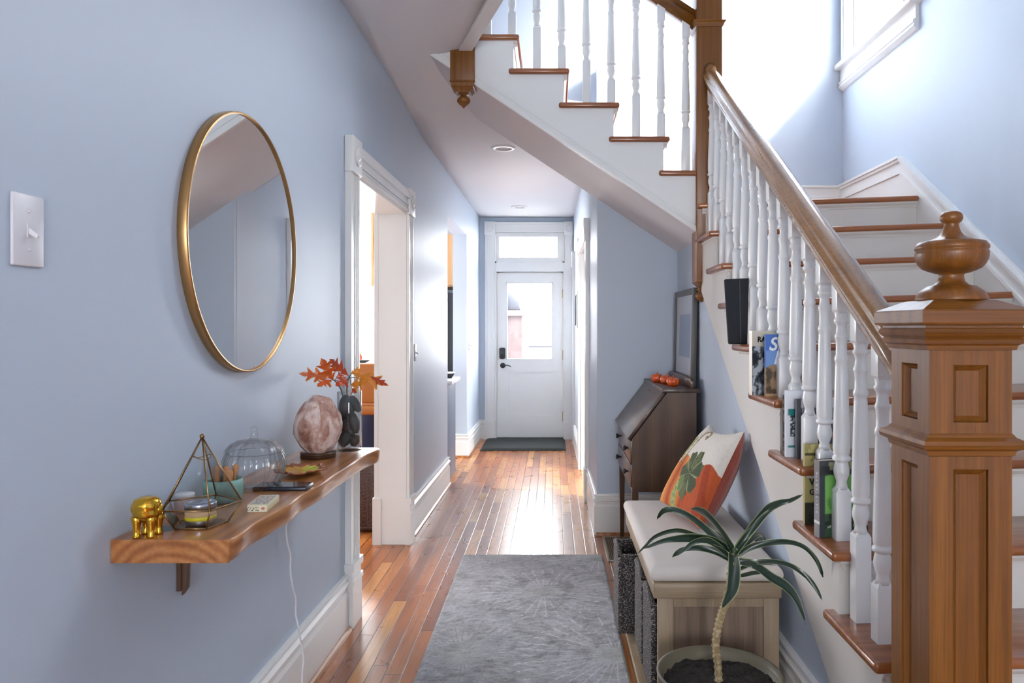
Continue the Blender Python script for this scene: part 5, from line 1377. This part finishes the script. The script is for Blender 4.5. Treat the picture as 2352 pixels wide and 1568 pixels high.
# tread 5: three
book('thin dark book with speckled spine, outermost on the fifth stair end', .812, 2.612, .9505, .13, .215, .006, -.05, lambda u, v: srgb(44, 40, 38) if NZ(u, v, 20) < .2 else srgb(150, 120, 90), lambda u, v: srgb(60, 52, 46), srgb(40, 38, 36))
book('white book with teal blocks and barcode spine on the fifth stair end', .816, 2.588, .9505, .150, .232, .016, .06, lambda u, v: srgb(30, 128, 124) if (.62 < v < .72 or .14 < v < .17) and u > .05 else (srgb(44, 62, 62) if .30 < v < .62 and u > .09 and NZ(u, v, 24) > -.25 else srgb(226, 230, 236)), lambda u, v: srgb(224, 228, 236), srgb(220, 222, 226))
def gray_f(u, v):
    n_ = NZ(u, v, 5, 9)
    if v > .86: return srgb(206, 206, 212) if u > .1 else srgb(60, 62, 68)
    if v > .5 and u > .12: return srgb(156, 156, 162) if n_ > .05 else (srgb(96, 98, 106) if n_ > -.25 else srgb(46, 48, 54))
    if u > .75 and .36 < v < .42: return srgb(190, 50, 50)
    return srgb(66, 70, 78)
book('dark grey book with a black and white photo cover, tucked behind a baluster', .842, 2.556, .9505, .145, .205, .016, .06, gray_f, lambda u, v: srgb(180, 182, 188) if (.45 < u < .6 and .3 < v < .8 and NZ(v, 0, 50) > 0) else srgb(62, 64, 70), srgb(50, 52, 58))
# tread 6: beige and blue
def beige_f(u, v):
    n_ = NZ(u, v, 6, 3)
    if v > .76: return srgb(214, 206, 190)
    if n_ > .15: return srgb(188, 196, 200)
    return srgb(92, 98, 104) if n_ > -.2 else srgb(44, 48, 52)
t, T = book('beige paperback with a winter photograph cover beside the blue book', .772, 2.868, 1.1405, .150, .250, .022, .26, beige_f, lambda u, v: srgb(90, 84, 76) if (.55 < v < .92 and NZ(v, 0, 60) > .1 and .3 < u < .7) else srgb(212, 202, 184), srgb(200, 190, 170))
text_on('RA', .028, T(.022, -.002, .207), 0, tx, t, 'title_lettering', rz=.26, bold=.001)
def blue_f(u, v):
    n_ = NZ(u, v, 7, 8)
    if v < .05: return srgb(190, 156, 116)
    if v < .46+.05*math.sin(u*9): return srgb(150, 124, 92) if n_ > 0 else (srgb(112, 90, 64) if n_ > -.25 else srgb(74, 60, 44))
    if v < .75: return srgb(112, 152, 208)
    return srgb(66, 112, 188)
t, T = book('blue book with large white letters over a brown hillside on the sixth stair end', .812, 2.822, 1.1405, .150, .236, .015, .08, blue_f, lambda u, v: srgb(58, 100, 170) if v > .45 else srgb(140, 112, 80), srgb(70, 100, 150))
wt = plain('white_ink', srgb(240, 242, 246), .5)
text_on('SH', .070, T(.010, -.002, .176), 0, wt, t, 'title_lettering', shear=.25, rz=.08, bold=.0015); text_on('RA', .070, T(.028, -.002, .124), 0, wt, t, 'title_lettering', shear=.25, rz=.08, bold=.0015)
# tread 7: black zip case
t = thing('tablet_case', 'black fabric folio case standing upright on the seventh stair end', 'case', (.80, 3.24, 1.33))
mb = MB(); P8 = [(.750+.006, 3.185, 1.3305), (.838, 3.185, 1.3305), (.838, 3.203, 1.3305), (.756, 3.203, 1.3305), (.744, 3.210, 1.612), (.852, 3.210, 1.617), (.852, 3.228, 1.617), (.744, 3.228, 1.612)]
mb.hexa(P8, .006, 3); obj('case_body', mb, M['dark'], t)
mb = MB(); mb.hexa([(.806, 3.1835, 1.335), (.810, 3.1835, 1.335), (.810, 3.186, 1.335), (.806, 3.186, 1.335), (.808, 3.2085, 1.61), (.812, 3.2085, 1.61), (.812, 3.211, 1.61), (.808, 3.211, 1.61)]); obj('fold_seam', mb, M['black'], t)

# ================================================================== ROOMS BEYOND
# suitcase
sx0, sx1, sy0, sz = -1.36, -1.165, 5.04, .485
t = thing('suitcase', 'dark brown crocodile pattern suitcase standing on the dining room floor', 'suitcase', ((sx0+sx1)/2, sy0+.28, 0))
mb = MB(); mb.box(sx0, sx1, sy0, sy0+.58, .012, sz, .022, 3); obj('case_body', mb, M['croc'], t)
mb = MB(); mb.box((sx0+sx1)/2-.003, (sx0+sx1)/2+.003, sy0-.002, sy0+.582, .03, sz-.02); mb.box(sx0+.004, sx1-.004, sy0-.003, sy0+.02, .030, .042, .002); obj('seam_strip', mb, plain('dark_metal_strip', srgb(90, 76, 68), .3, .6), t)
for q in (sx0+.03, sx1-.03): obj('foot', MB().lathe([(.012, 0), (.012, .014)], (q, sy0+.05, 0), 10), M['black'], t)
# bar stool in tan leather
t = thing('bar_stool', 'tan leather bar stool seen through the left doorway', 'stool', (-1.56, 6.9, 0))
mb = MB(); mb.box(-1.86, -1.24, 6.62, 6.67, .72, 1.075, .018, 3); obj('backrest', mb, M['tan'], t)
mb = MB(); mb.box(-1.84, -1.26, 6.60, 7.0, .615, .70, .03, 4); obj('seat', mb, M['tan'], t)
for a, b in ((-1.82, 6.66), (-1.28, 6.66), (-1.82, 6.97), (-1.28, 6.97)): obj('leg', MB().tube([(a, b, 0), (a, b, .63)], .014, 10), M['navy'], t)
# navy island with white top
t = thing('kitchen_island', 'navy kitchen island with white counter beyond the left doorway', 'kitchen island', (-2.1, 7.4, 0))
obj('cabinet_body', MB().box(-2.9, -1.34, 7.12, 7.75, 0, 1.02, .002), M['navy'], t)
mb = MB()
for i in range(9): mb.box(-2.88+i*.17, -2.86+i*.17+.14, 7.108, 7.125, .08, .98, .003)
obj('panelling', mb, M['navy'], t)
obj('counter_top', MB().box(-2.95, -1.30, 7.06, 7.85, 1.02, 1.056, .003), M['switch'], t)
CZ = 1.0565
def cz(px, D): return (px-VX)*D/FPX
t = thing('pumpkin_jar', 'orange carved pumpkin jar on the kitchen island', 'jar', (cz(821, 7.35), 7.35, CZ))
c = Vector((cz(821, 7.35), 7.35, CZ)); mb = MB(); pump(mb, [(0, 0), (.03, .001), (.043, .02), (.045, .05), (.038, .078), (.02, .092), (0, .093)], c, 8, 48, .1); obj('jar_body', mb, M['orange'], t)
mb = MB(); mb.box(c.x-.005, c.x+.02, c.y-.048, c.y-.040, CZ+.035, CZ+.045); mb.box(c.x+.006, c.x+.03, c.y-.047, c.y-.036, CZ+.055, CZ+.062); obj('carving', mb, M['black'], t)
c = Vector((cz(846, 7.6), 7.6, CZ)); mb = MB(); mb.lathe([(.040, 0), (.043, .004), (.043, .085), (.040, .092), (.041, .10), (0, .102)], c, 28); tag(obj('glass_canister', mb, M['jar']), 'clear glass canister with flat lid on the kitchen island', 'canister')
c = Vector((cz(833, 7.2), 7.2, CZ)); mb = MB(); mb.lathe([(.03, 0), (.05, .008), (.075, .026), (.072, .027), (.045, .012), (0, .010)], c, 32); tag(obj('shallow_bowl', mb, plain('dark_bowl', srgb(60, 54, 48), .3)), 'dark shallow bowl near the front edge of the kitchen island', 'bowl')
c = Vector((cz(872, 7.4), 7.4, CZ)); mb = MB(); mb.lathe([(.02, 0), (.036, .012), (.046, .04), (.044, .066), (.024, .086), (.012, .10), (.018, .11), (0, .112)], c, 28); tag(obj('blue_vase', mb, plain('blue_glaze', srgb(66, 76, 130), .25)), 'round blue vase on the kitchen island beside the fridge', 'vase')
# fridge
t = thing('fridge', 'tall stainless fridge with dark side standing in the kitchen', 'fridge', (-1.57, 8.6, 0))
obj('cabinet_body', MB().box(-2.01, -1.10, 8.36, 9.10, .02, 1.79, .004), M['black'], t)
for a, b in ((-2.01, -1.60), (-1.59, -1.185)): 
    d_ = obj('door', MB().box(a, b, 8.29, 8.355, .06, 1.785, .008), M['steel'], t)
    xx = b-.04 if b < -1.5 else a+.04
    obj('handle', MB().tube([(xx, 8.29, .8), (xx, 8.25, .82), (xx, 8.25, 1.5), (xx, 8.29, 1.52)], .010, 8), M['steel'], d_)
t = thing('wall_cabinet', 'maple upper cabinet above the fridge', 'cabinet', (-1.57, 8.7, 1.86))
obj('cabinet_body', MB().box(-2.03, -1.10, 8.42, 9.2, 1.86, 2.46, .002), M['cab'], t)
for a, b in ((-2.03, -1.57), (-1.56, -1.10)): obj('door', MB().box(a, b, 8.395, 8.418, 1.88, 2.45, .003), M['cab'], t)
obj('side_post', MB().box(-2.065, -2.04, 8.40, 8.44, 1.86, 2.70), M['cab'], t)
# peninsula in the second opening
t = thing('kitchen_counter', 'slate grey counter end with white top in the wide hall opening', 'counter', (-1.08, 6.95, 0))
mb = MB(); mb.box(-1.20, -.948, 6.66, 7.20, 0, .885, .002); obj('cabinet_body', mb, M['slate'], t)
mb = MB(); mb.box(-1.215, -.905, 6.635, 7.24, .886, .918, .003); obj('counter_top', mb, M['switch'], t)
c = Vector((-.985, 7.02, .9185)); t = thing('bowl', 'small dark bowl with white rim on the counter in the wide opening', 'bowl', c)
obj('bowl_body', MB().lathe([(.025, 0), (.045, .03), (.05, .045), (.047, .046), (0, .03)], c, 24), M['dark'], t); obj('rim', MB().lathe([(.046, .044), (.060, .056), (.056, .058), (.044, .048)], c, 24, closed=False), M['whitelid'], t)

# ================================================================== OUTSIDE THE FRONT DOOR
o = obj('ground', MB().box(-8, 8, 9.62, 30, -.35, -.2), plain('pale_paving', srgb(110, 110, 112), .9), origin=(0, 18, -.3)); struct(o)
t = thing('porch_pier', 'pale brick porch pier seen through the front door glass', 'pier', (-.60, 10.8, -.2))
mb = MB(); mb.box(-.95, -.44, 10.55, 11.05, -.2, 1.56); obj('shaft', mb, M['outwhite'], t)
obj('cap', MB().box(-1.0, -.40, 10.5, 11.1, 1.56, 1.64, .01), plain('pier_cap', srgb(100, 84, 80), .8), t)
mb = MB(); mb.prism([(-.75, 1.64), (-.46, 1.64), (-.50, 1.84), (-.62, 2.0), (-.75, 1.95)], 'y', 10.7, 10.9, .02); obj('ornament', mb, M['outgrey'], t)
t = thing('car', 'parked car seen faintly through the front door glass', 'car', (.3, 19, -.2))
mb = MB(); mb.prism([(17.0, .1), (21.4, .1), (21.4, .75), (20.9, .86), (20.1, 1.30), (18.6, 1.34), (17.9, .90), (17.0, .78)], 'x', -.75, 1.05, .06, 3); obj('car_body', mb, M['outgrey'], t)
mb = MB(); mb.prism([(17.95, .92), (18.55, 1.28), (18.50, 1.29), (17.90, .93)], 'x', -.6, .9); obj('windscreen', mb, plain('car_glass', (.02, .02, .03, 1), .1), t)
for y in (17.9, 20.5):
    for x in (-.70, 1.0): obj('wheel', MB().lathe([(.30, -.1), (.32, -.08), (.32, .08), (.30, .1)], (x, y, .12), 28, Matrix.Rotation(PI/2, 3, 'Y')), M['black'], t)
